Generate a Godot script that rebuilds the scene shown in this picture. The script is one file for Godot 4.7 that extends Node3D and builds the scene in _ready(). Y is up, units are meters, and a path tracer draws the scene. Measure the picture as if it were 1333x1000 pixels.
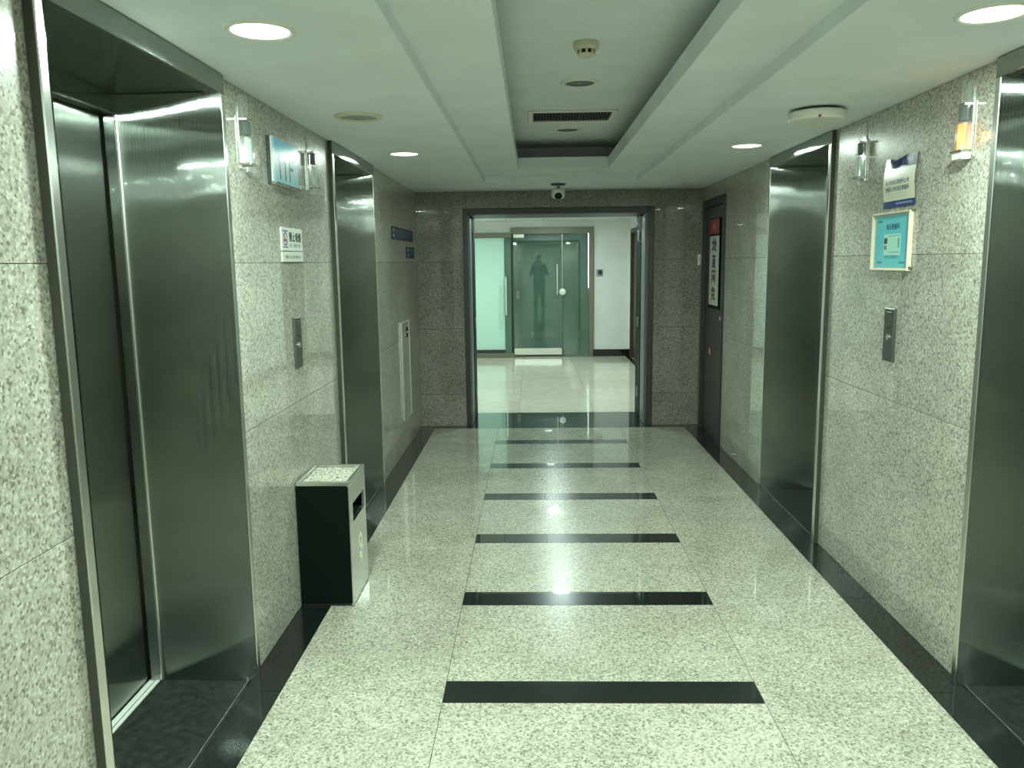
extends Node3D
# An office-tower lift lobby. Lengths in metres; D is the distance down the lobby from the camera, so a point is (x, y, -D).

const XL := -1.11      # face of the left wall
const XR := 1.606      # face of the right wall
const DB := 7.75       # face of the end wall
const DN := -3.0       # face of the wall behind the camera
const YC := 2.267      # ceiling along the walls
const YM := 2.32       # ceiling of the middle zone
const YU := 2.55       # upper ceiling inside the coffer
const DF := 13.55      # far wall of the room beyond

var M := {}            # materials
var names := {}
var grain: ImageTexture
var org := Vector3.ZERO

# ------------------------------------------------------------------ mesh building
class MB:
	var v := PackedVector3Array()
	var n := PackedVector3Array()
	var u := PackedVector2Array()
	var o := Vector3.ZERO
	func _init(origin := Vector3.ZERO): o = origin
	func vert(p: Vector3, nn: Vector3, uv: Vector2):
		v.append(p - o); n.append(nn); u.append(uv)
	func uvof(p: Vector3, nn: Vector3) -> Vector2:
		var a := nn.abs()
		if a.x >= a.y and a.x >= a.z: return Vector2(p.z, p.y)
		if a.z >= a.y: return Vector2(p.x, p.y)
		return Vector2(p.x, p.z)
	func tri(a: Vector3, b: Vector3, c: Vector3, na: Vector3, nb: Vector3, nc: Vector3, ua: Vector2, ub: Vector2, uc: Vector2):
		var f := (b - a).cross(c - a)
		if f.dot(na + nb + nc) > 0.0:   # front faces run clockwise
			vert(a, na, ua); vert(c, nc, uc); vert(b, nb, ub)
		else:
			vert(a, na, ua); vert(b, nb, ub); vert(c, nc, uc)
	func quad(a: Vector3, b: Vector3, c: Vector3, d: Vector3, out: Vector3):
		var nn := (b - a).cross(c - a).normalized()
		if nn.dot(out) < 0.0: nn = -nn
		tri(a, b, c, nn, nn, nn, uvof(a, nn), uvof(b, nn), uvof(c, nn))
		tri(a, c, d, nn, nn, nn, uvof(a, nn), uvof(c, nn), uvof(d, nn))
	func quad_uv(a: Vector3, b: Vector3, c: Vector3, d: Vector3, out: Vector3):   # uv 0..1, a = top left, b = top right
		var nn := (b - a).cross(c - a).normalized()
		if nn.dot(out) < 0.0: nn = -nn
		tri(a, b, c, nn, nn, nn, Vector2(0, 0), Vector2(1, 0), Vector2(1, 1))
		tri(a, c, d, nn, nn, nn, Vector2(0, 0), Vector2(1, 1), Vector2(0, 1))
	func box(p: Vector3, q: Vector3, ch := 0.0):     # corners p, q; ch = chamfer
		var lo := Vector3(minf(p.x, q.x), minf(p.y, q.y), minf(p.z, q.z))
		var hi := Vector3(maxf(p.x, q.x), maxf(p.y, q.y), maxf(p.z, q.z))
		var c := (lo + hi) / 2.0
		var h := (hi - lo) / 2.0
		var k := minf(ch, minf(h.x, minf(h.y, h.z)) * 0.49)
		for ax in 3:
			var b1 := (ax + 1) % 3
			var b2 := (ax + 2) % 3
			for s in [-1.0, 1.0]:
				var pts := []
				for t in [[-1.0, -1.0], [1.0, -1.0], [1.0, 1.0], [-1.0, 1.0]]:
					var w := Vector3.ZERO
					w[ax] = s * h[ax]; w[b1] = t[0] * (h[b1] - k); w[b2] = t[1] * (h[b2] - k)
					pts.append(c + w)
				var out := Vector3.ZERO
				out[ax] = s
				quad(pts[0], pts[1], pts[2], pts[3], out)
		if k <= 0.0: return
		for ax in 3:                                # edges along ax
			var b1 := (ax + 1) % 3
			var b2 := (ax + 2) % 3
			for s in [-1.0, 1.0]:
				for t in [-1.0, 1.0]:
					var e1 := Vector3.ZERO
					var e2 := Vector3.ZERO
					e1[b1] = s * h[b1]; e1[b2] = t * (h[b2] - k)
					e2[b1] = s * (h[b1] - k); e2[b2] = t * h[b2]
					var d := Vector3.ZERO
					d[ax] = h[ax] - k
					var out := Vector3.ZERO
					out[b1] = s; out[b2] = t
					quad(c + e1 - d, c + e1 + d, c + e2 + d, c + e2 - d, out)
		for sx in [-1.0, 1.0]:
			for sy in [-1.0, 1.0]:
				for sz in [-1.0, 1.0]:
					var a := c + Vector3(sx * h.x, sy * (h.y - k), sz * (h.z - k))
					var b := c + Vector3(sx * (h.x - k), sy * h.y, sz * (h.z - k))
					var d := c + Vector3(sx * (h.x - k), sy * (h.y - k), sz * h.z)
					var nn := Vector3(sx, sy, sz).normalized()
					tri(a, b, d, nn, nn, nn, uvof(a, nn), uvof(b, nn), uvof(d, nn))
	# profile: Vector2(radius, along); turned about the axis through c
	func lathe(c: Vector3, axis: Vector3, prof: Array, seg := 32, smooth := false):
		var y := axis.normalized()
		var x := (Vector3.RIGHT if absf(y.x) < 0.8 else Vector3.UP).cross(y).normalized()
		var z := y.cross(x)
		var m := prof.size()
		var nr := []
		for i in m - 1:
			var d: Vector2 = prof[i + 1] - prof[i]
			nr.append(Vector2(d.y, -d.x).normalized())
		for i in m - 1:
			var p0: Vector2 = prof[i]
			var p1: Vector2 = prof[i + 1]
			var n0: Vector2 = nr[i]
			var n1: Vector2 = nr[i]
			if smooth:
				if i > 0: n0 = (nr[i] + nr[i - 1]).normalized()
				if i < m - 2: n1 = (nr[i] + nr[i + 1]).normalized()
			for s in seg:
				var a0 := TAU * s / seg
				var a1 := TAU * (s + 1) / seg
				var e0 := x * cos(a0) + z * sin(a0)
				var e1 := x * cos(a1) + z * sin(a1)
				var q := [c + e0 * p0.x + y * p0.y, c + e1 * p0.x + y * p0.y, c + e1 * p1.x + y * p1.y, c + e0 * p1.x + y * p1.y]
				var k := [e0 * n0.x + y * n0.y, e1 * n0.x + y * n0.y, e1 * n1.x + y * n1.y, e0 * n1.x + y * n1.y]
				var uu := [Vector2(a0, p0.y), Vector2(a1, p0.y), Vector2(a1, p1.y + 0.001), Vector2(a0, p1.y + 0.001)]
				if p0.x > 1e-6: tri(q[0], q[1], q[2], k[0], k[1], k[2], uu[0], uu[1], uu[2])
				if p1.x > 1e-6: tri(q[0], q[2], q[3], k[0], k[2], k[3], uu[0], uu[2], uu[3])
	func rod(a: Vector3, b: Vector3, r: float, seg := 14):
		var l := a.distance_to(b)
		lathe(a, b - a, [Vector2(0, 0), Vector2(r * 0.85, 0), Vector2(r, r * 0.15), Vector2(r, l - r * 0.15), Vector2(r * 0.85, l), Vector2(0, l)], seg)
	# a sheet: f(i, j) gives the point at i / nu, j / nv (j runs downwards); normals from neighbours
	func sheet(f: Callable, nu: int, nv: int, out: Vector3):
		var g := []
		for j in nv + 1:
			var row := []
			for i in nu + 1: row.append(f.call(float(i) / nu, float(j) / nv))
			g.append(row)
		var nm := []
		for j in nv + 1:
			var row := []
			for i in nu + 1:
				var du: Vector3 = g[j][mini(i + 1, nu)] - g[j][maxi(i - 1, 0)]
				var dv: Vector3 = g[mini(j + 1, nv)][i] - g[maxi(j - 1, 0)][i]
				var nn := du.cross(dv).normalized()
				row.append(nn if nn.dot(out) > 0.0 else -nn)
			nm.append(row)
		for j in nv:
			for i in nu:
				var ua := Vector2(float(i) / nu, float(j) / nv)
				var ub := Vector2(float(i + 1) / nu, float(j) / nv)
				var uc := Vector2(float(i + 1) / nu, float(j + 1) / nv)
				var ud := Vector2(float(i) / nu, float(j + 1) / nv)
				tri(g[j][i], g[j][i + 1], g[j + 1][i + 1], nm[j][i], nm[j][i + 1], nm[j + 1][i + 1], ua, ub, uc)
				tri(g[j][i], g[j + 1][i + 1], g[j + 1][i], nm[j][i], nm[j + 1][i + 1], nm[j + 1][i], ua, uc, ud)
	func mesh() -> ArrayMesh:
		var a := []
		a.resize(Mesh.ARRAY_MAX)
		a[Mesh.ARRAY_VERTEX] = v; a[Mesh.ARRAY_NORMAL] = n; a[Mesh.ARRAY_TEX_UV] = u
		var am := ArrayMesh.new()
		am.add_surface_from_arrays(Mesh.PRIMITIVE_TRIANGLES, a)
		return am

func P(x: float, y: float, d: float) -> Vector3: return Vector3(x, y, -d)
func mb() -> MB: return MB.new(org)

func numbered(called: String) -> String:
	if not names.has(called):
		names[called] = 0
		return called
	names[called] += 1
	return "%s_%03d" % [called, names[called]]

func tag(o: Node, label := "", category := "", group := "", kind := ""):
	if label != "": o.set_meta("label", label)
	if category != "": o.set_meta("category", category)
	if group != "": o.set_meta("group", group)
	if kind != "": o.set_meta("kind", kind)

# commits b as a mesh; under the root it is top-level, under a thing a part
func obj(called: String, b: MB, mat: Material, parent: Node = self) -> MeshInstance3D:
	var o := MeshInstance3D.new()
	o.name = numbered(called) if parent == self else called
	o.mesh = b.mesh()
	o.material_override = mat
	if parent == self: o.position = org
	parent.add_child(o, true)
	return o

func thing(called: String, at: Vector3, label: String, category: String, group := "", kind := "") -> Node3D:
	var o := Node3D.new()
	o.name = numbered(called)
	add_child(o)
	o.position = at
	org = at
	tag(o, label, category, group, kind)
	return o

func copy(src: Node3D, called: String, at: Vector3, label: String, turn := 0.0) -> Node3D:
	var c: Node3D = src.duplicate()
	c.name = numbered(called)
	add_child(c)
	c.position = at
	c.rotation.y += turn
	c.set_meta("label", label)
	return c

func slab(called: String, p: Vector3, q: Vector3, ch: float, mat: Material, parent: Node = self) -> MeshInstance3D:
	var b := mb()
	b.box(p, q, ch)
	return obj(called, b, mat, parent)

# ------------------------------------------------------------------ materials
func lin(r: float, g: float, b: float) -> Color: return Color(r, g, b).linear_to_srgb()

func plain(c: Color, rough := 0.6, metal := 0.0, spec := 0.5) -> StandardMaterial3D:
	var m := StandardMaterial3D.new()
	m.albedo_color = c; m.roughness = rough; m.metallic = metal; m.metallic_specular = spec
	return m

func noise_tex(kind: int, freq: float, seed_: int, ramp: Gradient, size := 1024, octaves := 1, warp := 0.0) -> NoiseTexture2D:
	var fn := FastNoiseLite.new()
	fn.noise_type = kind; fn.frequency = freq; fn.seed = seed_
	fn.fractal_type = FastNoiseLite.FRACTAL_NONE if octaves == 1 else FastNoiseLite.FRACTAL_FBM
	fn.fractal_octaves = octaves
	fn.cellular_return_type = FastNoiseLite.RETURN_CELL_VALUE
	fn.cellular_jitter = 1.0
	if warp > 0.0:
		fn.domain_warp_enabled = true; fn.domain_warp_amplitude = warp; fn.domain_warp_frequency = 0.12; fn.domain_warp_fractal_type = FastNoiseLite.DOMAIN_WARP_FRACTAL_NONE
	var t := NoiseTexture2D.new()
	t.width = size; t.height = size; t.seamless = true; t.seamless_blend_skirt = 0.05; t.noise = fn; t.color_ramp = ramp; t.normalize = true
	return t

func ramp(stops: Array, hard := false) -> Gradient:
	var g := Gradient.new()
	g.interpolation_mode = Gradient.GRADIENT_INTERPOLATE_CONSTANT if hard else Gradient.GRADIENT_INTERPOLATE_LINEAR
	var o := PackedFloat32Array()
	var c := PackedColorArray()
	for s in stops:
		o.append(s[0]); c.append(s[1])
	g.offsets = o; g.colors = c
	return g

func stone(tex: Texture2D, coarse: Texture2D, tint: Color, rough: float, scale := 0.8) -> StandardMaterial3D:
	var m := plain(tint, rough, 0.0, 0.5)
	m.albedo_texture = tex
	m.uv1_triplanar = true; m.uv1_world_triplanar = true; m.uv1_scale = Vector3.ONE * scale; m.uv1_triplanar_sharpness = 8.0
	if coarse:
		m.detail_enabled = true; m.detail_albedo = coarse; m.detail_blend_mode = BaseMaterial3D.BLEND_MODE_MUL
		m.detail_uv_layer = BaseMaterial3D.DETAIL_UV_2
		m.uv2_triplanar = true; m.uv2_world_triplanar = true; m.uv2_scale = Vector3.ONE * 0.37; m.uv2_triplanar_sharpness = 8.0
	return m

func polished(m: StandardMaterial3D) -> StandardMaterial3D:
	m.metallic_specular = 0.3
	m.clearcoat_enabled = true; m.clearcoat = 0.75; m.clearcoat_roughness = 0.012
	return m

func steel(c: Color, rough: float, aniso: float) -> StandardMaterial3D:
	var m := plain(c, rough, 1.0)
	if aniso != 0.0:
		m.anisotropy_enabled = true; m.anisotropy = aniso
	return m

func brushed(c: Color, rough: float, tilt: float) -> StandardMaterial3D:
	# vertical grain: a normal map that leans only sideways, so that highlights smear across
	if grain == null:
		var im := Image.create(1024, 4, false, Image.FORMAT_RGB8)
		var rng := RandomNumberGenerator.new()
		rng.seed = 5
		for x in 1024:
			var n := Vector3(clampf(rng.randfn(0.0, 0.42), -1.0, 1.0), 0, 1).normalized()
			im.fill_rect(Rect2i(x, 0, 1, 4), Color(n.x * 0.5 + 0.5, 0.5, n.z * 0.5 + 0.5))
		grain = ImageTexture.create_from_image(im)
	var m := steel(c, rough, 0.9)
	m.normal_enabled = true; m.normal_texture = grain; m.normal_scale = tilt
	return m

func printed(im: Image, rough := 0.5) -> StandardMaterial3D:
	var m := plain(Color.WHITE, rough)
	m.albedo_texture = ImageTexture.create_from_image(im)
	m.texture_repeat = false
	return m

func make_materials():
	var g1 := ramp([[0.0, Color8(126, 124, 115)], [0.08, Color8(150, 148, 138)], [0.22, Color8(168, 166, 155)], [0.46, Color8(181, 179, 167)], [0.72, Color8(192, 190, 178)], [0.92, Color8(208, 206, 194)]], true)
	var cell := noise_tex(FastNoiseLite.TYPE_CELLULAR, 0.175, 11, g1, 1024, 1, 7.0)
	var coarse := noise_tex(FastNoiseLite.TYPE_SIMPLEX_SMOOTH, 0.012, 5, ramp([[0.0, Color(0.9, 0.9, 0.885)], [1.0, Color(1, 1, 1)]]), 512, 4)
	var fine := noise_tex(FastNoiseLite.TYPE_CELLULAR, 0.25, 23, ramp([[0.0, Color8(18, 22, 20)], [0.5, Color8(22, 26, 24)], [0.92, Color8(28, 32, 30)]], true), 512)
	var dusty := noise_tex(FastNoiseLite.TYPE_SIMPLEX_SMOOTH, 0.03, 9, ramp([[0.0, Color8(30, 33, 30)], [0.55, Color8(42, 46, 41)], [1.0, Color8(60, 64, 57)]]), 512, 5)
	M.wall_stone = []
	for t in [1.0, 0.955, 0.98]: M.wall_stone.append(polished(stone(cell, coarse, Color(t, t, t), 0.3)))
	for w in M.wall_stone: w.metallic_specular = 0.2
	M.floor_stone = []
	for t in [1.0, 0.97, 0.985]: M.floor_stone.append(polished(stone(cell, coarse, Color(t * 0.965, t * 0.965, t * 0.94), 0.24)))
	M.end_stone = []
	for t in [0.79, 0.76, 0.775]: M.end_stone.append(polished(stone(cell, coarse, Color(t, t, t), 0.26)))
	M.black_stone = polished(stone(fine, null, Color(0.95, 0.95, 0.95), 0.22))
	M.black_stone.metallic_specular = 0.3
	M.dusty_stone = stone(dusty, null, Color(0.85, 0.85, 0.85), 0.4, 1.4)
	M.dusty_stone.metallic_specular = 0.35
	M.grout = plain(Color8(96, 98, 92), 0.9)
	M.paint = stone(noise_tex(FastNoiseLite.TYPE_SIMPLEX_SMOOTH, 0.01, 3, ramp([[0.0, Color(0.95, 0.95, 0.945)], [1.0, Color(1, 1, 1)]]), 512, 4), null, Color8(230, 236, 237), 0.75, 0.4)
	M.white_wall = stone(noise_tex(FastNoiseLite.TYPE_SIMPLEX_SMOOTH, 0.01, 4, ramp([[0.0, Color(0.96, 0.96, 0.955)], [1.0, Color(1, 1, 1)]]), 512, 4), null, Color8(224, 226, 222), 0.7, 0.4)
	M.cream_tile = []
	for t in [1.0, 0.975]: M.cream_tile.append(stone(noise_tex(FastNoiseLite.TYPE_SIMPLEX_SMOOTH, 0.02, 8, ramp([[0.0, Color8(198, 192, 174)], [1.0, Color8(214, 208, 190)]]), 512, 4), null, Color(t, t, t), 0.1, 0.6))
	M.steel = brushed(Color8(160, 166, 161), 0.09, 1.0)
	M.steel.uv1_scale = Vector3(90, 1, 1)
	M.steel_sheet = M.steel.duplicate()
	M.steel_sheet.uv1_scale = Vector3(31, 1, 1)
	M.steel_door = brushed(Color8(162, 168, 162), 0.15, 1.0)
	M.steel_door.uv1_scale = Vector3(90, 1, 1)
	M.steel_trim = steel(Color8(222, 224, 218), 0.26, 0.6)
	M.chrome = steel(Color8(225, 226, 222), 0.12, 0.0)
	M.aluminium = steel(Color8(226, 228, 222), 0.3, 0.0)
	M.dark_gap = plain(Color8(12, 14, 13), 0.9)
	M.call_plate = steel(Color8(120, 124, 118), 0.4, 0.3)
	M.black_paint = plain(Color8(8, 16, 12), 0.5, 0.0, 0.2)
	M.charcoal = plain(Color8(52, 60, 56), 0.45)
	M.fire_door = plain(Color8(62, 68, 67), 0.4)
	M.frame_dark = plain(Color8(40, 46, 43), 0.4)
	M.white_plastic = plain(Color8(224, 224, 214), 0.45)
	M.cream_plastic = plain(Color8(206, 200, 178), 0.5)
	M.grey_plastic = plain(Color8(150, 153, 146), 0.6)
	M.dark_plastic = plain(Color8(38, 42, 38), 0.4)
	M.gloss_black = plain(Color8(8, 10, 9), 0.08)
	M.brown_wood = stone(noise_tex(FastNoiseLite.TYPE_SIMPLEX_SMOOTH, 0.02, 14, ramp([[0.0, Color8(50, 38, 30)], [1.0, Color8(76, 58, 46)]]), 512, 4), null, Color(1, 1, 1), 0.4, 0.7)
	M.navy = plain(Color8(30, 40, 74), 0.35)
	M.red = plain(Color8(150, 40, 36), 0.5)
	M.lamp = plain(Color(1, 1, 1), 0.5)
	M.lamp.emission_enabled = true; M.lamp.emission = lin(0.93, 1.0, 0.86); M.lamp.emission_energy_multiplier = 4.0
	M.amber = plain(Color8(230, 130, 60), 0.4)
	M.amber.emission_enabled = true; M.amber.emission = lin(1.0, 0.3, 0.1); M.amber.emission_energy_multiplier = 0.7
	M.acrylic = plain(Color(0.9, 0.95, 0.92, 0.06), 0.04, 0.0, 0.6)
	M.acrylic.transparency = BaseMaterial3D.TRANSPARENCY_ALPHA
	M.frost_acrylic = plain(Color(0.82, 0.88, 0.84, 0.4), 0.3)
	M.frost_acrylic.transparency = BaseMaterial3D.TRANSPARENCY_ALPHA
	M.glass_dark = plain(Color(lin(0.075, 0.16, 0.12), 0.5), 0.02, 0.0, 0.7)
	M.glass_dark.transparency = BaseMaterial3D.TRANSPARENCY_ALPHA
	M.frosted = plain(lin(0.66, 0.84, 0.76), 0.3)
	M.frosted.backlight_enabled = true; M.frosted.backlight = lin(0.8, 1.0, 0.93)
	M.bronze = plain(Color8(66, 68, 58), 0.5, 0.3)
	M.brass = plain(Color8(116, 116, 100), 0.45, 0.35)

# ------------------------------------------------------------------ flat print
func stroke(im: Image, a: Vector2, b: Vector2, w: float, c: Color):
	var n := int(a.distance_to(b) * 1.5) + 1
	for i in n + 1:
		var p := a.lerp(b, float(i) / n)
		im.fill_rect(Rect2i(int(p.x - w / 2), int(p.y - w / 2), maxi(1, int(w)), maxi(1, int(w))).intersection(Rect2i(0, 0, im.get_width(), im.get_height())), c)

const GLYPH := {   # strokes on a 10 x 10 grid: x0, y0, x1, y1
	"ban": [0, 1, 4, 1, 2, 0, 2, 4, 2, 1, 0, 4, 2, 1, 4, 4, 6, 1, 10, 1, 8, 0, 8, 4, 8, 1, 6, 4, 8, 1, 10, 4, 2, 5, 8, 5, 1, 6.7, 9, 6.7, 5, 6.7, 5, 10, 3, 8, 1, 10, 7, 8, 9, 10],
	"stop": [5, 0, 5, 9.5, 5, 4, 9, 4, 2, 4, 2, 9.5, 0, 9.5, 10, 9.5],
	"inhale": [0, 2, 3, 2, 0, 2, 0, 7, 3, 2, 3, 7, 0, 7, 3, 7, 4, 1, 9, 1, 9, 1, 8, 4, 8, 4, 10, 4, 10, 4, 8, 8, 8, 8, 4, 10, 6, 1, 5, 6, 5, 6, 3.5, 10, 6, 5, 10, 10],
	"smoke": [2, 0, 2, 6, 2, 6, 0, 10, 2, 6, 4, 9, 0, 3, 0.6, 5, 4, 2, 3, 4, 5, 1, 10, 1, 5, 1, 5, 10, 10, 1, 10, 10, 5, 10, 10, 10, 6, 4, 9, 4, 7.5, 2, 7.5, 5, 7.5, 5, 6, 8, 7.5, 5, 9, 8],
	"place": [0, 3, 4, 3, 2, 0, 2, 8, 0, 9, 4, 7, 6, 1, 6, 8, 4.5, 4, 10, 3, 8, 0, 8, 6, 10, 3, 10, 6, 6, 9, 10, 9],
	"must": [1, 1, 9, 1, 5, 1, 5, 4, 2, 4, 8, 4, 2, 4, 2, 8, 8, 4, 8, 8, 2, 6, 8, 6, 5, 8, 1, 10, 5, 8, 9, 10],
	"idle": [0, 0, 0, 10, 2, 0, 10, 0, 10, 0, 10, 10, 5, 2, 5, 8, 2.5, 4, 8, 4, 5, 4, 2.5, 7, 5, 4, 8, 7],
	"free": [3, 0, 1, 3, 4, 1, 7, 1, 1, 3, 9, 3, 1, 3, 1, 6, 9, 3, 9, 6, 1, 6, 9, 6, 4, 6, 1, 10, 6, 6, 6, 9.5, 6, 9.5, 10, 9],
}
func glyph(im: Image, g: String, x: float, y: float, w: float, h: float, t: float, c: Color):
	var s: Array = GLYPH[g]
	for i in range(0, s.size(), 4):
		stroke(im, Vector2(x + s[i] * w / 10.0, y + s[i + 1] * h / 10.0), Vector2(x + s[i + 2] * w / 10.0, y + s[i + 3] * h / 10.0), t, c)
func row_of(im: Image, x: float, y: float, w: float, h: float, count: int, t: float, c: Color, seed_ := 0):
	var keys := ["ban", "stop", "inhale", "smoke", "place", "must", "idle", "free"]
	for i in count: glyph(im, keys[(i * 3 + seed_) % 8], x + i * w / count, y, w / count * 0.78, h, t, c)

# ------------------------------------------------------------------ the lobby
func stone_rows(parent: Node, axis: String, face: float, into: float, a0: float, a1: float, rows: Array, k0: int, kind := "wall_stone"):
	# slabs of a wall: axis "d" runs along the lobby on the plane x = face, "x" across it on the plane D = face
	for i in rows.size() - 1:
		var b := mb()
		var g := 0.001
		if axis == "d": b.box(P(face, rows[i] + g, a0 + g), P(face + into, rows[i + 1] - g, a1 - g), 0.0008)
		else: b.box(P(a0 + g, rows[i] + g, face), P(a1 - g, rows[i + 1] - g, face + into), 0.0008)
		obj("stone_slab", b, M[kind][(i * 2 + k0) % 3], parent)

func downlight_proto() -> Node3D:
	var t := thing("ceiling_downlight", P(-0.775, YC, 2.40), "", "downlight", "lit round downlights along the lobby ceiling")
	var b := mb()
	b.lathe(org, Vector3.DOWN, [Vector2(0.083, 0.0), Vector2(0.083, 0.004), Vector2(0.09, 0.007), Vector2(0.1, 0.004), Vector2(0.102, 0.0)], 48)
	obj("trim_ring", b, M.white_plastic, t)
	b = mb()
	b.lathe(org, Vector3.DOWN, [Vector2(0.085, 0.001), Vector2(0.085, 0.003), Vector2(0.0, 0.0045)], 48)
	obj("lamp_lens", b, M.lamp, t)
	var l := AreaLight3D.new()
	l.name = "lamp_glow"
	l.area_size = Vector2(0.115, 0.115); l.light_energy = LAMP; l.light_color = LIGHT; l.shadow_enabled = true
	l.area_range = 30.0; l.area_attenuation = 2.0
	l.position = Vector3(0, -0.009, 0); l.rotation.x = -PI / 2
	t.add_child(l)
	org = Vector3.ZERO
	return t

const LAMP := 5.2
var LIGHT := lin(0.8, 1.0, 0.87)

func lamp_of(o: Node, k: float): (o.get_node("lamp_glow") as Light3D).light_energy *= k

func lift_door(n: int, s: float, d0: float, d1: float, label: String):
	# s = 1 on the right wall, -1 on the left; u runs from the wall face into the wall
	var xw := XR if s > 0.0 else XL
	var X := func(u: float) -> float: return xw + s * u
	var t := thing("door_%d" % n, P(xw, 0, (d0 + d1) / 2), label, "elevator door", "lift entrances of the lobby", "structure")
	var top := 2.198
	for e in [[d0 - 0.036, d0 - 0.003, d0 - 0.0385], [d1 + 0.003, d1 + 0.036, d1 + 0.0385]]:
		slab("jamb_trim", P(X.call(-0.026), 0.0, e[0]), P(X.call(0.03), top, e[1]), 0.003, M.steel_trim, t)
		slab("side_return", P(X.call(-0.022), 0.0, e[2]), P(X.call(0.0), YC - 0.002, e[0] if e[2] < d0 else e[1]), 0.0, M.bronze, t)
	slab("lintel_trim", P(X.call(-0.026), top, d0 - 0.036), P(X.call(0.03), YC - 0.002, d1 + 0.036), 0.003, M.steel, t)
	slab("soffit_panel", P(X.call(0.03), top + 0.002, d0), P(X.call(0.43), YC, d1), 0.0, M.steel, t)
	for e in [[d0, 1.0], [d1, -1.0]]:
		var de: float = e[0]
		var face: float = e[1]
		var ph := 1.3 * n + face
		var b := mb()
		b.sheet(func(a: float, v: float):
			var y := top * (1.0 - v)
			var w := 0.0022 * sin(TAU * (a * 0.8 + 0.5 * y) + ph) + 0.002 * sin(3.1 * y + ph * 2.0 + 2.4 * a) + 0.0009 * sin(8.0 * y + 5.0 * a + ph)
			return P(X.call(-0.025 + 0.37 * a), y, de + face * (0.004 + w)), 14, 60, Vector3(0, 0, -face))
		b.box(P(X.call(-0.024), 0.0, de), P(X.call(0.345), top, de - face * 0.003))
		obj("reveal_panel", b, M.steel_sheet, t)
		b = mb()
		b.rod(P(X.call(0.348), 0.004, de + face * 0.008), P(X.call(0.348), 2.128, de + face * 0.008), 0.008, 12)
		obj("edge_bead", b, M.steel_trim, t)
		slab("door_jamb", P(X.call(0.35), 0.0, de - face * 0.03), P(X.call(0.392), 2.128, de + face * 0.014), 0.003, M.steel, t)
	var b := mb()
	b.box(P(X.call(0.345), 2.128, d0), P(X.call(0.392), top + 0.002, d1), 0.002)
	obj("door_head", b, M.steel, t)
	var mid := (d0 + d1) / 2
	for e in [[d0 - 0.02, mid - 0.002], [mid + 0.002, d1 - 0.022]]:
		slab("door_leaf", P(X.call(0.4), 0.012, e[0]), P(X.call(0.43), 2.16, e[1]), 0.002, M.steel_door, t)
	slab("shaft_lining", P(X.call(0.44), 0.0, d0 - 0.1), P(X.call(0.47), YC, d1 + 0.1), 0.0, M.dark_gap, t)
	b = mb()
	b.box(P(X.call(0.357), 0.0, d0), P(X.call(0.372), 0.006, d1), 0.001)
	b.box(P(X.call(0.378), 0.0, d0), P(X.call(0.4), 0.004, d1), 0.001)
	obj("sill", b, plain(Color8(206, 210, 202), 0.4, 0.2), t)
	slab("threshold_slab", P(X.call(0.014), -0.02, d0 + 0.001), P(X.call(0.356), 0.0, d1 - 0.001), 0.001, M.dusty_stone, t)
	slab("divider_strip", P(X.call(0.009), -0.02, d0), P(X.call(0.0135), 0.0008, d1), 0.0, M.aluminium, t)
	org = Vector3.ZERO

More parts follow.
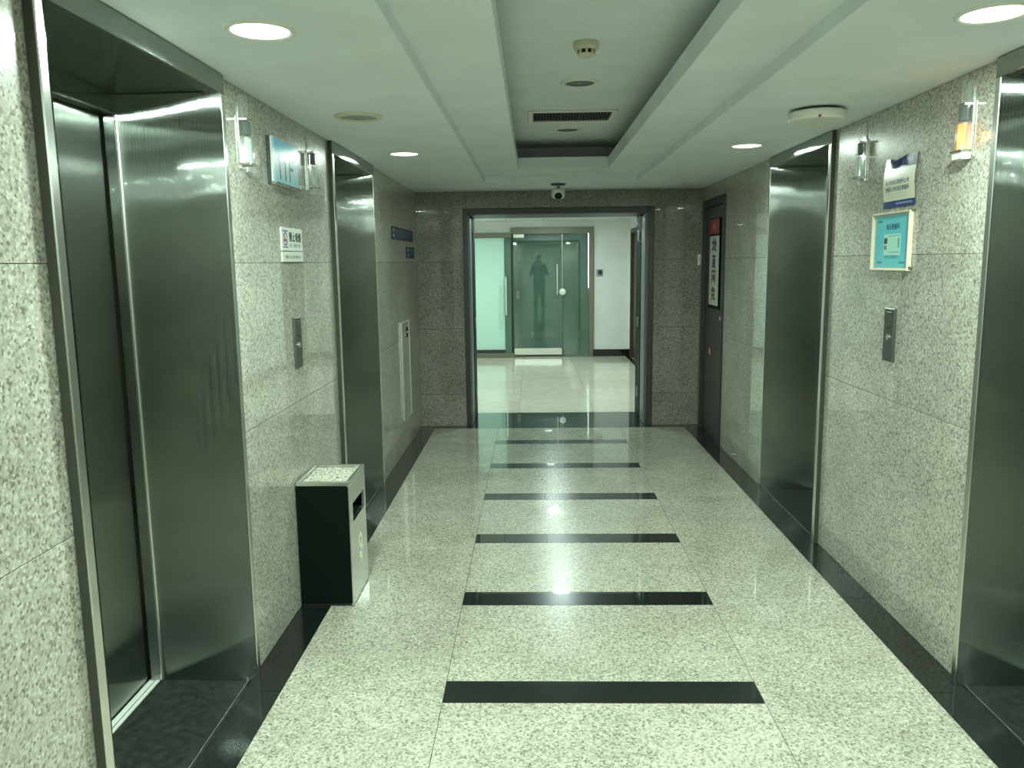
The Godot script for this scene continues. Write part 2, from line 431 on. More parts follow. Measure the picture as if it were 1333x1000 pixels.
func build_shell():
	# floor: pale granite tiles with black inlay stripes and a black border
	var f := thing("floor", Vector3.ZERO, "polished pale granite lobby floor with black inlaid stripes and black border", "floor", "", "structure")
	slab("subfloor", P(XL - 0.7, -0.12, DN - 2.6), P(XR + 0.7, -0.022, 8.45), 0.0, M.grout, f)
	var cols := [-0.969, -0.346, 0.834, 1.46]
	var g := 0.0009
	var k := 0
	for r in range(-7, 6):
		var d0 := maxf(2.80 + 0.845 * r, DN)
		var d1 := minf(2.80 + 0.845 * (r + 1), DB - 0.115)
		for c in 3:
			k += 1
			var a := d0
			var e := d1
			if c == 1:                                       # the middle tiles stop at the stripes
				if d0 > DN: a += 0.077
				if r < 5: e -= 0.077
			slab("floor_tile", P(cols[c] + g, -0.02, a + g), P(cols[c + 1] - g, 0.0, e - g), 0.0005, M.floor_stone[(k * 7 + r * r) % 3], f)
		for e in [[XL, cols[0]], [cols[3], XR]]:
			slab("border_slab", P(e[0], -0.02, d0 + g), P(e[1], 0.0, d1 - g), 0.0005, M.black_stone, f)
		if d0 > DN:
			slab("inlay_stripe", P(cols[1] + g, -0.02, d0 - 0.077 + g), P(cols[2] - g, 0.0, d0 + 0.077 - g), 0.0005, M.black_stone, f)
	slab("border_slab", P(XL, -0.02, DB - 0.115), P(-0.661, 0.0, DB), 0.0005, M.black_stone, f)
	slab("border_slab", P(1.157, -0.02, DB - 0.115), P(XR, 0.0, DB), 0.0005, M.black_stone, f)
	slab("border_slab", P(-0.66, -0.02, DB - 0.114), P(1.156, 0.0, 8.44), 0.0005, M.black_stone, f)

	var rows := [0.0, 0.32, 0.963, 1.61, YC]
	var LO := [[-0.785, 0.24], [1.86, 2.885], [4.50, 5.57]]
	var RO := [[-0.85, 0.2], [1.80, 2.85], [4.435, 5.48]]
	for side in 2:
		var s := 1.0 if side else -1.0
		var xw := XR if side else XL
		var op: Array = RO if side else LO
		var w := thing("wall_right" if side else "wall_left", Vector3.ZERO, "right granite-clad lobby wall between and beyond the steel lift entrances" if side else "left granite-clad lobby wall between and beyond the steel lift entrances", "wall", "", "structure")
		slab("backing", P(xw + s * 0.5, -0.02, DN - 0.2), P(xw + s * 0.7, 2.7, 8.4), 0.0, M.grout, w)
		var spans := [[DN, op[0][0] - 0.036], [op[0][1] + 0.036, op[1][0] - 0.036], [op[1][1] + 0.036, op[2][0] - 0.036], [op[2][1] + 0.036, DB]]
		if side: spans[3] = [op[2][1] + 0.036, 6.795]; spans.append([7.665, DB])
		for i in spans.size():
			var e: Array = spans[i]
			slab("backing", P(xw + s * 0.021, -0.02, e[0]), P(xw + s * 0.5, YC, e[1]), 0.0, M.grout, w)
			stone_rows(w, "d", xw, s * 0.02, e[0], e[1], rows, i + side)
		if side:
			slab("backing", P(xw + 0.021, 2.142, 6.795), P(xw + 0.5, YC, 7.665), 0.0, M.grout, w)
			slab("stone_slab", P(xw, 2.142, 6.796), P(xw + 0.02, YC, 7.664), 0.0008, M.wall_stone[1], w)
	lift_door(1, -1.0, LO[1][0], LO[1][1], "brushed steel lift entrance nearest on the left, beside the granite with the no-smoking sign")
	lift_door(2, -1.0, LO[2][0], LO[2][1], "brushed steel lift entrance on the left wall beyond the black bin")
	lift_door(3, 1.0, RO[2][0], RO[2][1], "brushed steel lift entrance on the right between grey fire door and blue notice")
	lift_door(4, 1.0, RO[1][0], RO[1][1], "brushed steel lift entrance cut by the right edge, beside the amber lantern")
	lift_door(5, -1.0, LO[0][0], LO[0][1], "brushed steel lift entrance on the left wall behind the viewpoint")
	lift_door(6, 1.0, RO[0][0], RO[0][1], "brushed steel lift entrance on the right wall behind the viewpoint")

	# end wall with the opening to the room beyond
	org = Vector3.ZERO
	var ew := thing("wall_end", Vector3.ZERO, "dark granite end wall of the lobby around the wide opening", "wall", "", "structure")
	slab("backing", P(XL - 0.5, -0.02, DB + 0.021), P(-0.625, 2.7, 8.44), 0.0, M.white_wall, ew)
	slab("backing", P(1.105, -0.02, DB + 0.021), P(XR + 0.5, 2.7, 8.44), 0.0, M.white_wall, ew)
	slab("backing", P(-0.625, 2.06, DB + 0.021), P(1.105, 2.7, 8.44), 0.0, M.white_wall, ew)
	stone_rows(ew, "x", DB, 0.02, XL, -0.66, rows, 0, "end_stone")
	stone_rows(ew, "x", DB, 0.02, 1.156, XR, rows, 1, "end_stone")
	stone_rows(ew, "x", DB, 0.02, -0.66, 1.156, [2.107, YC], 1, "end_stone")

	# door frame in the opening: casing, light steel stop, dark leaf edge with hinges
	var t := thing("trim_1", P(0.25, 0, DB), "dark steel frame lining the wide opening at the end of the lobby", "door frame", "", "structure")
	slab("casing", P(-0.66, 0, DB - 0.012), P(-0.618, 2.107, DB + 0.06), 0.003, M.frame_dark, t)
	slab("casing", P(1.098, 0, DB - 0.012), P(1.156, 2.107, DB + 0.06), 0.003, M.frame_dark, t)
	slab("casing", P(-0.618, 2.052, DB - 0.012), P(1.098, 2.107, DB + 0.06), 0.003, M.frame_dark, t)
	slab("frame_head", P(-0.618, 2.05, DB + 0.06), P(1.1, 2.09, 8.44), 0.002, M.frame_dark, t)
	for e in [[-0.625, -0.604, 1.0], [1.105, 1.082, -1.0]]:
		slab("steel_stop", P(e[0], 0, DB + 0.07), P(e[1], 2.035, DB + 0.33), 0.004, plain(Color8(112, 120, 119), 0.42, 0.3), t)
		slab("dark_jamb", P(e[0], 0, DB + 0.34), P(e[1] + 0.004 * e[2], 2.05, 8.44), 0.003, M.black_paint, t)
		for y in [1.85, 0.98, 0.25]:
			slab("hinge", P(e[1], y - 0.05, DB + 0.4), P(e[1] + 0.012 * e[2], y + 0.05, DB + 0.56), 0.003, M.charcoal, t)

	# wall behind the viewpoint with an opening to a pale corridor
	org = Vector3.ZERO
	var nw := thing("wall_near", Vector3.ZERO, "granite wall behind the viewpoint with an opening to a pale corridor", "wall", "", "structure")
	for e in [[XL - 0.7, -0.5], [1.0, XR + 0.7]]:
		slab("backing", P(e[0], -0.02, DN - 0.2), P(e[1], 2.7, DN - 0.021), 0.0, M.grout, nw)
	slab("backing", P(-0.5, 2.12, DN - 0.2), P(1.0, 2.7, DN - 0.021), 0.0, M.grout, nw)
	stone_rows(nw, "x", DN, -0.02, XL, -0.5, rows, 2)
	stone_rows(nw, "x", DN, -0.02, 1.0, XR, rows, 0)
	stone_rows(nw, "x", DN, -0.02, -0.5, 1.0, [2.12, YC], 0)
	slab("corridor_wall", P(XL - 0.7, -0.02, DN - 2.7), P(XR + 0.7, 2.7, DN - 2.5), 0.0, M.white_wall, nw)
	for e in [[XL - 0.7, XL - 0.5], [XR + 0.5, XR + 0.7]]:
		slab("corridor_wall", P(e[0], -0.02, DN - 2.5), P(e[1], 2.7, DN - 0.2), 0.0, M.white_wall, nw)
	slab("corridor_floor", P(XL - 0.5, -0.02, DN - 2.5), P(XR + 0.5, 0.0, DN - 0.0), 0.0, M.cream_tile[0], nw)
	slab("corridor_ceiling", P(XL - 0.7, 2.3, DN - 2.7), P(XR + 0.7, 2.7, DN - 0.2), 0.0, M.paint, nw)

	# ceiling: lower side bands, a raised middle zone, a coffer with a cove
	var c := thing("ceiling", Vector3.ZERO, "white plaster lobby ceiling stepped up to a long recessed coffer", "ceiling", "", "structure")
	slab("side_band", P(XL - 0.5, YC, DN - 0.2), P(-0.40, 2.7, 8.4), 0.003, M.paint, c)
	slab("side_band", P(0.89, YC, DN - 0.2), P(XR + 0.5, 2.7, 8.4), 0.003, M.paint, c)
	slab("end_band", P(-0.41, YC, 6.97), P(0.90, 2.7, 8.4), 0.003, M.paint, c)
	slab("end_band", P(-0.41, YC, DN - 0.2), P(0.90, 2.7, DN + 0.8), 0.003, M.paint, c)
	slab("coffer_lip", P(-0.41, YM, DN + 0.7), P(-0.109, 2.41, 6.98), 0.002, M.paint, c)
	slab("coffer_lip", P(0.60, YM, DN + 0.7), P(0.90, 2.41, 6.98), 0.002, M.paint, c)
	slab("coffer_lip", P(-0.109, YM, 6.46), P(0.60, 2.41, 6.98), 0.002, M.paint, c)
	slab("coffer_lip", P(-0.109, YM, DN + 0.7), P(0.60, 2.41, DN + 1.3), 0.002, M.paint, c)
	slab("upper_panel", P(-0.45, YU, DN - 0.2), P(0.95, 2.72, 8.4), 0.0, M.paint, c)

func build_ceiling_things():
	var p := downlight_proto()
	p.set_meta("label", "lit round downlight above the nearest left lift, larger one on the left")
	lamp_of(copy(p, "ceiling_downlight", P(-0.78, YC, 5.04), "lit round downlight above the second lift on the left"), 0.43)
	lamp_of(copy(p, "ceiling_downlight", P(1.275, YC, 4.93), "lit round downlight above the farther lift on the right"), 0.43)
	copy(p, "ceiling_downlight", P(1.285, YC, 2.38), "lit round downlight cut by the top right edge of the picture")
	for e in [[-0.775, -0.24, "left"], [1.28, -0.24, "right"], [-0.775, -2.3, "left"], [1.28, -2.3, "right"]]:
		lamp_of(copy(p, "ceiling_downlight", P(e[0], YC, e[1]), "lit round downlight behind the viewpoint, %s row, %s" % [e[2], "nearer one" if e[1] > -1.0 else "farther one"]), 0.98 if e[1] > -1.0 else 1.0)
	copy(p, "ceiling_downlight", P(0.25, 2.3, DN - 1.2), "lit round downlight in the pale corridor behind the viewpoint")

	# unlit downlights in the coffer
	var t := thing("coffer_downlight", P(0.262, YU, 4.49), "unlit round downlight in the coffer between smoke detector and air grille", "downlight", "unlit round downlights in the coffer")
	var b := mb()
	b.lathe(org, Vector3.DOWN, [Vector2(0.076, -0.001), Vector2(0.078, 0.008), Vector2(0.088, 0.012), Vector2(0.1, 0.008), Vector2(0.106, 0.0)], 40)
	obj("trim_ring", b, M.white_plastic, t)
	b = mb()
	b.lathe(org, Vector3.DOWN, [Vector2(0.077, 0.006), Vector2(0.06, 0.0025), Vector2(0.0, 0.0015)], 40)
	obj("dark_reflector", b, M.dark_plastic, t)
	b = mb()
	b.lathe(org, Vector3.DOWN, [Vector2(0.014, 0.002), Vector2(0.014, 0.006), Vector2(0.0, 0.008)], 20)
	obj("bulb", b, M.grey_plastic, t)
	copy(t, "coffer_downlight", P(0.262, YU, 6.02), "unlit round downlight at the far end of the coffer, beyond the air grille")
	copy(t, "coffer_downlight", P(0.262, YU, 3.02), "unlit round downlight at the top edge, nearest of the three in the coffer")

	t = thing("smoke_detector", P(0.243, YU, 3.70), "cream round smoke detector hanging from the coffer ceiling", "smoke detector")
	b = mb()
	b.lathe(org, Vector3.DOWN, [Vector2(0.0, 0.0), Vector2(0.056, 0.0), Vector2(0.056, 0.022), Vector2(0.05, 0.034), Vector2(0.0, 0.034)], 36)
	obj("base", b, M.cream_plastic, t)
	b = mb()
	b.lathe(org, Vector3.DOWN, [Vector2(0.034, 0.034), Vector2(0.032, 0.05), Vector2(0.0, 0.05)], 32)
	obj("vent_core", b, M.gloss_black, t)
	for i in 8:
		var a := TAU * i / 8.0
		b = mb()
		var e := org + Vector3(cos(a), 0, sin(a)) * 0.036
		b.box(e + Vector3(-0.005, -0.034, -0.005), e + Vector3(0.005, -0.051, 0.005), 0.001)
		obj("vent_rib", b, M.cream_plastic, t)
	b = mb()
	b.lathe(org, Vector3.DOWN, [Vector2(0.04, 0.05), Vector2(0.04, 0.054), Vector2(0.03, 0.062), Vector2(0.0, 0.065)], 32, true)
	obj("cap", b, M.cream_plastic, t)

	t = thing("air_grille", P(0.265, YU, 5.47), "long rectangular grey air grille with fine slats in the coffer", "air grille")
	for e in [[-0.022, 0.552, 5.278, 5.31], [-0.022, 0.552, 5.64, 5.672], [-0.022, 0.012, 5.31, 5.64], [0.518, 0.552, 5.31, 5.64]]:
		slab("frame", P(e[0], YU - 0.012, e[2]), P(e[1], YU, e[3]), 0.003, M.white_plastic, t)
	slab("duct", P(0.012, YU - 0.003, 5.31), P(0.518, YU - 0.001, 5.64), 0.0, M.dark_gap, t)
	for i in 26:
		var x := 0.021 + i * 0.0195
		b = mb()
		b.quad(P(x - 0.003, YU - 0.012, 5.31), P(x - 0.001, YU - 0.012, 5.31), P(x - 0.001, YU - 0.012, 5.64), P(x - 0.003, YU - 0.012, 5.64), Vector3.DOWN)
		b.box(P(x - 0.003, YU - 0.012, 5.31), P(x, YU - 0.003, 5.64), 0.0)
		obj("slat", b, M.grey_plastic, t)

	t = thing("ceiling_speaker", P(-0.787, YC, 3.76), "flat round cream ceiling speaker between the two left downlights", "speaker")
	b = mb()
	b.lathe(org, Vector3.DOWN, [Vector2(0.083, 0.006), Vector2(0.09, 0.014), Vector2(0.104, 0.01), Vector2(0.108, 0.0)], 44)
	obj("rim", b, M.cream_plastic, t)
	b = mb()
	b.lathe(org, Vector3.DOWN, [Vector2(0.085, 0.006), Vector2(0.045, 0.009), Vector2(0.0, 0.01)], 44, true)
	obj("grille_cover", b, M.grey_plastic, t)

	t = thing("ceiling_disc_fixture", P(1.296, YC, 3.80), "thick round white disc fixture mounted proud of the right ceiling", "ceiling fixture")
	b = mb()
	b.lathe(org, Vector3.DOWN, [Vector2(0.095, 0.0), Vector2(0.095, 0.014), Vector2(0.0, 0.014)], 40)
	obj("mounting_base", b, M.dark_plastic, t)  # dark colour paints in the shadow of the gap above the disc
	b = mb()
	b.lathe(org, Vector3.DOWN, [Vector2(0.0, 0.012), Vector2(0.118, 0.012), Vector2(0.124, 0.018), Vector2(0.124, 0.043), Vector2(0.117, 0.052), Vector2(0.1, 0.055), Vector2(0.0, 0.057)], 48)
	obj("housing", b, M.white_plastic, t)
	b = mb()
	b.lathe(org + P(-0.03, -0.048, -0.118), Vector3(0, 0, 1), [Vector2(0.006, 0.0), Vector2(0.006, 0.006), Vector2(0.0, 0.007)], 14)
	obj("indicator_light", b, M.red, t)

	t = thing("security_camera", P(0.228, YC, 7.12), "white dome security camera hanging from the ceiling before the end wall", "security camera")
	b = mb()
	b.lathe(org, Vector3.DOWN, [Vector2(0.0, 0.0), Vector2(0.066, 0.0), Vector2(0.066, 0.008), Vector2(0.058, 0.014), Vector2(0.0, 0.014)], 32)
	obj("ceiling_plate", b, M.charcoal, t)
	b = mb()
	b.lathe(org, Vector3.DOWN, [Vector2(0.017, 0.014), Vector2(0.013, 0.03), Vector2(0.02, 0.044), Vector2(0.0, 0.044)], 20)
	obj("stem", b, M.grey_plastic, t)
	b = mb()
	b.lathe(org, Vector3.DOWN, [Vector2(0.0, 0.038), Vector2(0.042, 0.04), Vector2(0.056, 0.05), Vector2(0.059, 0.07), Vector2(0.058, 0.1), Vector2(0.05, 0.118), Vector2(0.038, 0.126), Vector2(0.0, 0.128)], 36, true)
	obj("housing", b, M.white_plastic, t)
	b = mb()
	var ball := []
	for i in 13: ball.append(Vector2(0.034 * sin(PI * i / 12.0), -0.034 * cos(PI * i / 12.0)))
	b.lathe(org + Vector3(0, -0.104, 0.036), Vector3.DOWN, ball, 28, true)
	obj("lens_dome", b, M.gloss_black, t)
	b = mb()
	b.lathe(org + Vector3(0, -0.104, 0.066), Vector3(0, 0, 1), [Vector2(0.012, 0.0), Vector2(0.012, 0.006), Vector2(0.008, 0.008), Vector2(0.0, 0.005)], 18)
	obj("lens", b, M.dark_plastic, t)
	org = Vector3.ZERO

func lantern(s: float, d: float, lit: bool, label: String):
	var xw := XR if s > 0.0 else XL
	var X := func(u: float) -> float: return xw - s * u        # u = distance out from the wall
	var t := thing("hall_lantern", P(xw, 1.95, d), label, "lantern", "glass hall lanterns beside the lifts")
	slab("wall_plate", P(X.call(0.0), 1.965, d - 0.034), P(X.call(0.008), 2.16, d + 0.034), 0.002, M.steel_trim, t)
	slab("upper_bar", P(X.call(0.006), 2.152, d - 0.02), P(X.call(0.03), 2.236, d + 0.02), 0.004, M.acrylic, t)
	slab("upper_back", P(X.call(0.0), 2.152, d - 0.02), P(X.call(0.005), 2.236, d + 0.02), 0.001, M.chrome, t)
	slab("bracket", P(X.call(0.004), 2.142, d - 0.03), P(X.call(0.04), 2.152, d + 0.03), 0.002, M.chrome, t)
	slab("bracket", P(X.call(0.004), 1.978, d - 0.04), P(X.call(0.047), 1.986, d + 0.04), 0.002, M.chrome, t)
	slab("socket", P(X.call(0.012), 2.09, d - 0.014), P(X.call(0.038), 2.142, d + 0.014), 0.003, M.charcoal, t)
	var b := mb()
	var n := 16
	for i in n:                                              # half-round glass cover
		var a0 := PI * i / n - PI / 2
		var a1 := PI * (i + 1) / n - PI / 2
		var e0 := Vector2(cos(a0) * 0.037, sin(a0) * 0.037)
		var e1 := Vector2(cos(a1) * 0.037, sin(a1) * 0.037)
		b.quad(P(X.call(0.009 + e0.x), 1.986, d + e0.y), P(X.call(0.009 + e1.x), 1.986, d + e1.y), P(X.call(0.009 + e1.x), 2.142, d + e1.y), P(X.call(0.009 + e0.x), 2.142, d + e0.y), Vector3(-s * (e0.x + e1.x), 0, -(e0.y + e1.y)))
	obj("glass_cover", b, M.acrylic, t)
	b = mb()
	for k in 3:
		b.rod(P(X.call(0.026), 1.99, d + (k - 1) * 0.017), P(X.call(0.026), 2.082, d + (k - 1) * 0.017), 0.008, 12)
	obj("lamp_tubes", b, M.amber if lit else M.frost_acrylic, t)
	if lit:
		var l := OmniLight3D.new()
		l.name = "lamp_glow"; l.light_color = lin(1.0, 0.45, 0.15); l.light_energy = 0.004; l.light_size = 0.02; l.shadow_enabled = true; l.omni_range = 20.0; l.omni_attenuation = 2.0
		l.position = P(X.call(0.056), 2.035, d) - org
		t.add_child(l)
	slab("bottom_cap", P(X.call(0.006), 1.952, d - 0.036), P(X.call(0.042), 1.978, d + 0.034), 0.003, M.white_plastic if lit else M.acrylic, t)
	org = Vector3.ZERO

func call_panel(s: float, d: float, y0: float, label: String):
	var xw := XR if s > 0.0 else XL
	var X := func(u: float) -> float: return xw - s * u
	var t := thing("call_panel", P(xw, y0, d), label, "call panel", "lift call panels on the granite")
	slab("plate", P(X.call(0.0), y0, d - 0.05), P(X.call(0.012), y0 + 0.238, d + 0.05), 0.003, M.call_plate, t)
	for k in 2:
		var yb := y0 + 0.16 - 0.052 * k
		var b := mb()
		b.lathe(P(X.call(0.012), yb, d), Vector3(-s, 0, 0), [Vector2(0.014, 0.0), Vector2(0.014, 0.004), Vector2(0.011, 0.005), Vector2(0.0, 0.005)], 24)
		obj("button", b, M.charcoal if k == 0 else M.steel_trim, t)
	slab("display_window", P(X.call(0.0121), y0 + 0.184, d - 0.032), P(X.call(0.0135), y0 + 0.222, d + 0.032), 0.0005, M.call_plate, t)
	org = Vector3.ZERO

func flat_print(called: String, parent: Node, s: float, d0: float, d1: float, y0: float, y1: float, u: float, im: Image, rough := 0.5, glow := 0.0):
	# a print facing the lobby on the plane u out from the wall; on the left wall text runs towards +D, on the right towards -D
	var xw := XR if s > 0.0 else XL
	var x := xw - s * u
	var a := d0 if s < 0.0 else d1
	var e := d1 if s < 0.0 else d0
	var b := mb()
	b.quad_uv(P(x, y1, a), P(x, y1, e), P(x, y0, e), P(x, y0, a), Vector3(-s, 0, 0))
	var pm := printed(im, rough)
	if glow > 0.0:                       # glow added only to brighten the print, no lamp known behind it
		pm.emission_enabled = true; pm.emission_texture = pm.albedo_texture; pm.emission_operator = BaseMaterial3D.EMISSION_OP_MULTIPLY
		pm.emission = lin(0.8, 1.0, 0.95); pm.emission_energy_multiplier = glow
	return obj(called, b, pm, parent)

func build_wall_things():
	lantern(-1.0, 3.13, false, "unlit glass hall lantern beside the nearest left lift")
	lantern(-1.0, 4.06, false, "unlit glass hall lantern between the cyan floor sign and second left lift")
	lantern(1.0, 4.02, false, "unlit glass hall lantern beside the farther right lift, left of the blue notice")
	lantern(1.0, 3.08, true, "glass hall lantern glowing amber beside the nearest right lift")
	call_panel(-1.0, 3.71, 1.12, "slim steel lift call panel on the left granite above the bin")
	call_panel(1.0, 3.625, 1.137, "slim steel lift call panel on the right granite below the framed notice")

	# floor number sign
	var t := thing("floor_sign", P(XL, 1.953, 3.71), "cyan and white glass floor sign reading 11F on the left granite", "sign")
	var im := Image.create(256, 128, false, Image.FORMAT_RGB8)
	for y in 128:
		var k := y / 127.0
		var c := Color8(74, 172, 206).lerp(Color8(226, 240, 246), smoothstep(0.12, 0.42, k)).lerp(Color8(150, 214, 222), smoothstep(0.6, 1.0, k))  # pale middle band paints in the glare of a ceiling lamp
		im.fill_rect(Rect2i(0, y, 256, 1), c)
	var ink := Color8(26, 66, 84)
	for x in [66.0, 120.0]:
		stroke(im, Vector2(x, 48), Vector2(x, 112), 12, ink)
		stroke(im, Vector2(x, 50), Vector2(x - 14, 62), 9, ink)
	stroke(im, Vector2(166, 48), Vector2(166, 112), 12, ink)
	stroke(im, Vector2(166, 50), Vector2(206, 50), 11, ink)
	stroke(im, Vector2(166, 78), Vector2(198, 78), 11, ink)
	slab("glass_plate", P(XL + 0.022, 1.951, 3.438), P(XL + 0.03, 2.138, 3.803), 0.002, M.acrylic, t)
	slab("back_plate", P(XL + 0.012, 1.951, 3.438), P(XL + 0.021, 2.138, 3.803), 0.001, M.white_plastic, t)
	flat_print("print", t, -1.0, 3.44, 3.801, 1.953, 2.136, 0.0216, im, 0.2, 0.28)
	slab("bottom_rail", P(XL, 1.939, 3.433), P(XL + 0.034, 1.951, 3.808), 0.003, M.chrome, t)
	slab("shadow_strip", P(XL, 1.939, 3.426), P(XL + 0.014, 2.138, 3.435), 0.002, M.charcoal, t)  # dark strip standing for the sign's shadow and reflection on the granite

	# no-smoking sign with a narrow plate under it
	t = thing("no_smoking_sign", P(XL, 1.66, 3.71), "white no-smoking sign with black characters, upper of two on left granite", "sign")
	im = Image.create(384, 128, false, Image.FORMAT_RGB8)
	im.fill(Color8(226, 230, 222))
	im.fill_rect(Rect2i(18, 14, 92, 8), Color8(70, 92, 130)); im.fill_rect(Rect2i(18, 106, 92, 7), Color8(84, 100, 130))
	im.fill_rect(Rect2i(18, 22, 92, 84), Color8(204, 214, 224))
	for i in 40:
		var a := TAU * i / 40.0
		stroke(im, Vector2(64 + cos(a) * 34, 64 + sin(a) * 34), Vector2(64 + cos(a + 0.16) * 34, 64 + sin(a + 0.16) * 34), 7, Color8(150, 60, 60))
	im.fill_rect(Rect2i(38, 66, 46, 9), Color8(34, 44, 52)); stroke(im, Vector2(40, 40), Vector2(88, 88), 7, Color8(150, 60, 60))
	var gl := ["ban", "stop", "inhale", "smoke"]
	for i in 4: glyph(im, gl[i], 136 + i * 57, 24, 46, 50, 8, Color8(24, 30, 30))
	var caps := [[0, 10, 0, 0, 0, 0, 6, 10, 6, 10, 6, 0], [0, 0, 6, 0, 6, 0, 6, 10, 6, 10, 0, 10, 0, 10, 0, 0]]
	var word := [0, 1, -1, 2, 3, 1, 1, 4, 5, 0, 6]             # NO SMOOKING drawn as block capitals, without the doubled O
	word.remove_at(6)
	var more := [[6, 0, 0, 0, 0, 0, 0, 5, 0, 5, 6, 5, 6, 5, 6, 10, 6, 10, 0, 10], [0, 10, 0, 0, 0, 0, 3, 6, 3, 6, 6, 0, 6, 0, 6, 10], [0, 0, 0, 10, 6, 0, 0, 5, 0, 5, 6, 10], [3, 0, 3, 10], [6, 0, 0, 0, 0, 0, 0, 10, 0, 10, 6, 10, 6, 10, 6, 5, 6, 5, 3, 5]]
	for i in word.size():
		if word[i] < 0: continue
		var st: Array = caps[word[i]] if word[i] < 2 else more[word[i] - 2]
		for q in range(0, st.size(), 4):
			stroke(im, Vector2(140 + i * 21 + st[q] * 2.2, 90 + st[q + 1] * 1.7), Vector2(140 + i * 21 + st[q + 2] * 2.2, 90 + st[q + 3] * 1.7), 3, Color8(40, 60, 60))
	slab("plate", P(XL, 1.663, 3.55), P(XL + 0.006, 1.767, 3.868), 0.001, M.white_plastic, t)
	flat_print("print", t, -1.0, 3.552, 3.866, 1.665, 1.765, 0.0063, im)
	t = thing("notice_strip", P(XL, 1.614, 3.71), "narrow white strip with one line of dark text under the no-smoking sign", "sign")
	im = Image.create(384, 56, false, Image.FORMAT_RGB8)
	im.fill(Color8(218, 223, 214))
	row_of(im, 50, 18, 300, 20, 13, 2, Color8(40, 60, 56))
	slab("plate", P(XL, 1.614, 3.55), P(XL + 0.006, 1.658, 3.868), 0.001, M.white_plastic, t)
	flat_print("print", t, -1.0, 3.552, 3.866, 1.616, 1.656, 0.0063, im)

	# dark direction signs near the end of the left wall
	for e in [[6.36, 7.43, 1.795, 1.892, 9, "long dark blue lettered sign high on the left wall near the end wall"], [7.08, 7.49, 1.645, 1.745, 3, "short dark blue lettered sign below the long one near the end wall"]]:
		var tt := thing("direction_sign", P(XL, e[2], (e[0] + e[1]) / 2), e[5], "sign", "dark blue signs on the left wall")
		var w: float = e[1] - e[0]
		im = Image.create(int(w * 400), 40, false, Image.FORMAT_RGB8)
		im.fill(Color8(30, 40, 74))
		row_of(im, 44, 6, im.get_width() - 60, 12, e[4], 2, Color8(96, 112, 140), 2)
		im.fill_rect(Rect2i(44, 25, im.get_width() - 60, 3), Color8(92, 106, 132))
		im.fill_rect(Rect2i(6, 6, 18, 10), Color8(190, 205, 200)); im.fill_rect(Rect2i(6, 26, 18, 10), Color8(190, 205, 200))
		slab("plate", P(XL, e[2], e[0]), P(XL + 0.014, e[3], e[1]), 0.002, M.navy, tt)
		flat_print("print", tt, -1.0, e[0] + 0.003, e[1] - 0.003, e[2] + 0.003, e[3] - 0.003, 0.0143, im)

	# hydrant cabinet door
	t = thing("wall_cabinet", P(XL, 0.27, 6.85), "tall granite-faced wall cabinet door with two dark knobs, low on the left wall", "cabinet")
	for e in [[6.65, 6.664, 0.27, 1.112], [7.05, 7.064, 0.27, 1.112], [6.664, 7.05, 0.27, 0.284], [6.664, 7.05, 1.098, 1.112]]:
		slab("frame", P(XL, e[2], e[0]), P(XL + 0.016, e[3], e[1]), 0.002, M.aluminium, t)
	slab("door", P(XL, 0.285, 6.665), P(XL + 0.01, 1.097, 7.049), 0.001, M.wall_stone[0], t)
	for y in [1.04, 0.985]:
		var b := mb()
		b.lathe(P(XL + 0.01, y, 6.9), Vector3(1, 0, 0), [Vector2(0.017, 0.0), Vector2(0.017, 0.01), Vector2(0.012, 0.014), Vector2(0.0, 0.014)], 16)
		obj("knob", b, M.gloss_black, t)

	# paper notice with a curled blue head
	t = thing("paper_notice", P(XR, 1.815, 3.61), "wavy paper notice with dark blue head and foot, above the cyan framed one", "notice")
	im = Image.create(360, 256, false, Image.FORMAT_RGB8)
	im.fill(Color8(212, 212, 194))
	im.fill_rect(Rect2i(0, 0, 360, 62), Color8(38, 50, 86)); im.fill_rect(Rect2i(0, 222, 360, 34), Color8(32, 50, 112))
	row_of(im, 215, 18, 110, 24, 4, 3, Color8(130, 146, 176), 1)
	im.fill_rect(Rect2i(150, 232, 180, 10), Color8(120, 136, 178))
	row_of(im, 115, 76, 120, 22, 5, 3, Color8(170, 84, 70), 3)
	for y in [118, 152]: row_of(im, 40, y, 270, 22, 11, 3, Color8(80, 84, 104), y)
	for y in [186, 202]: im.fill_rect(Rect2i(50, y, 230, 2), Color8(176, 178, 160))
	var b2 := mb()
	b2.sheet(func(a: float, v: float):
		var curl := exp(-pow((a - 0.42) / 0.16, 2.0)) * pow(maxf(0.0, 1.0 - v / 0.24), 1.5)
		return P(XR - 0.004 - 0.007 * sin(PI * v) * sin(PI * a) - 0.004 * (1.0 - cos(TAU * v)) - 0.03 * curl, 2.035 - 0.217 * v - 0.028 * curl, 3.765 - 0.303 * a), 30, 30, Vector3(-1, 0, 0))
	obj("sheet", b2, printed(im, 0.35), t)

	# framed cyan notice
	t = thing("framed_notice", P(XR, 1.54, 3.66), "cyan printed notice in a cream frame below the wavy paper notice", "notice")
	im = Image.create(360, 256, false, Image.FORMAT_RGB8)
	for y in 256: im.fill_rect(Rect2i(0, y, 360, 1), Color8(92, 186, 206).lerp(Color8(120, 204, 204), absf(y / 255.0 - 0.5) * 1.2))
	row_of(im, 122, 44, 140, 26, 5, 4, Color8(40, 92, 112), 2)
	im.fill_rect(Rect2i(26, 22, 46, 10), Color8(52, 120, 140))
	im.fill_rect(Rect2i(100, 92, 180, 104), Color8(172, 218, 204))
	im.fill_rect(Rect2i(102, 112, 34, 28), Color8(34, 70, 64)); im.fill_rect(Rect2i(104, 148, 28, 22), Color8(96, 128, 122))
	im.fill_rect(Rect2i(250, 114, 14, 46), Color8(82, 150, 156))
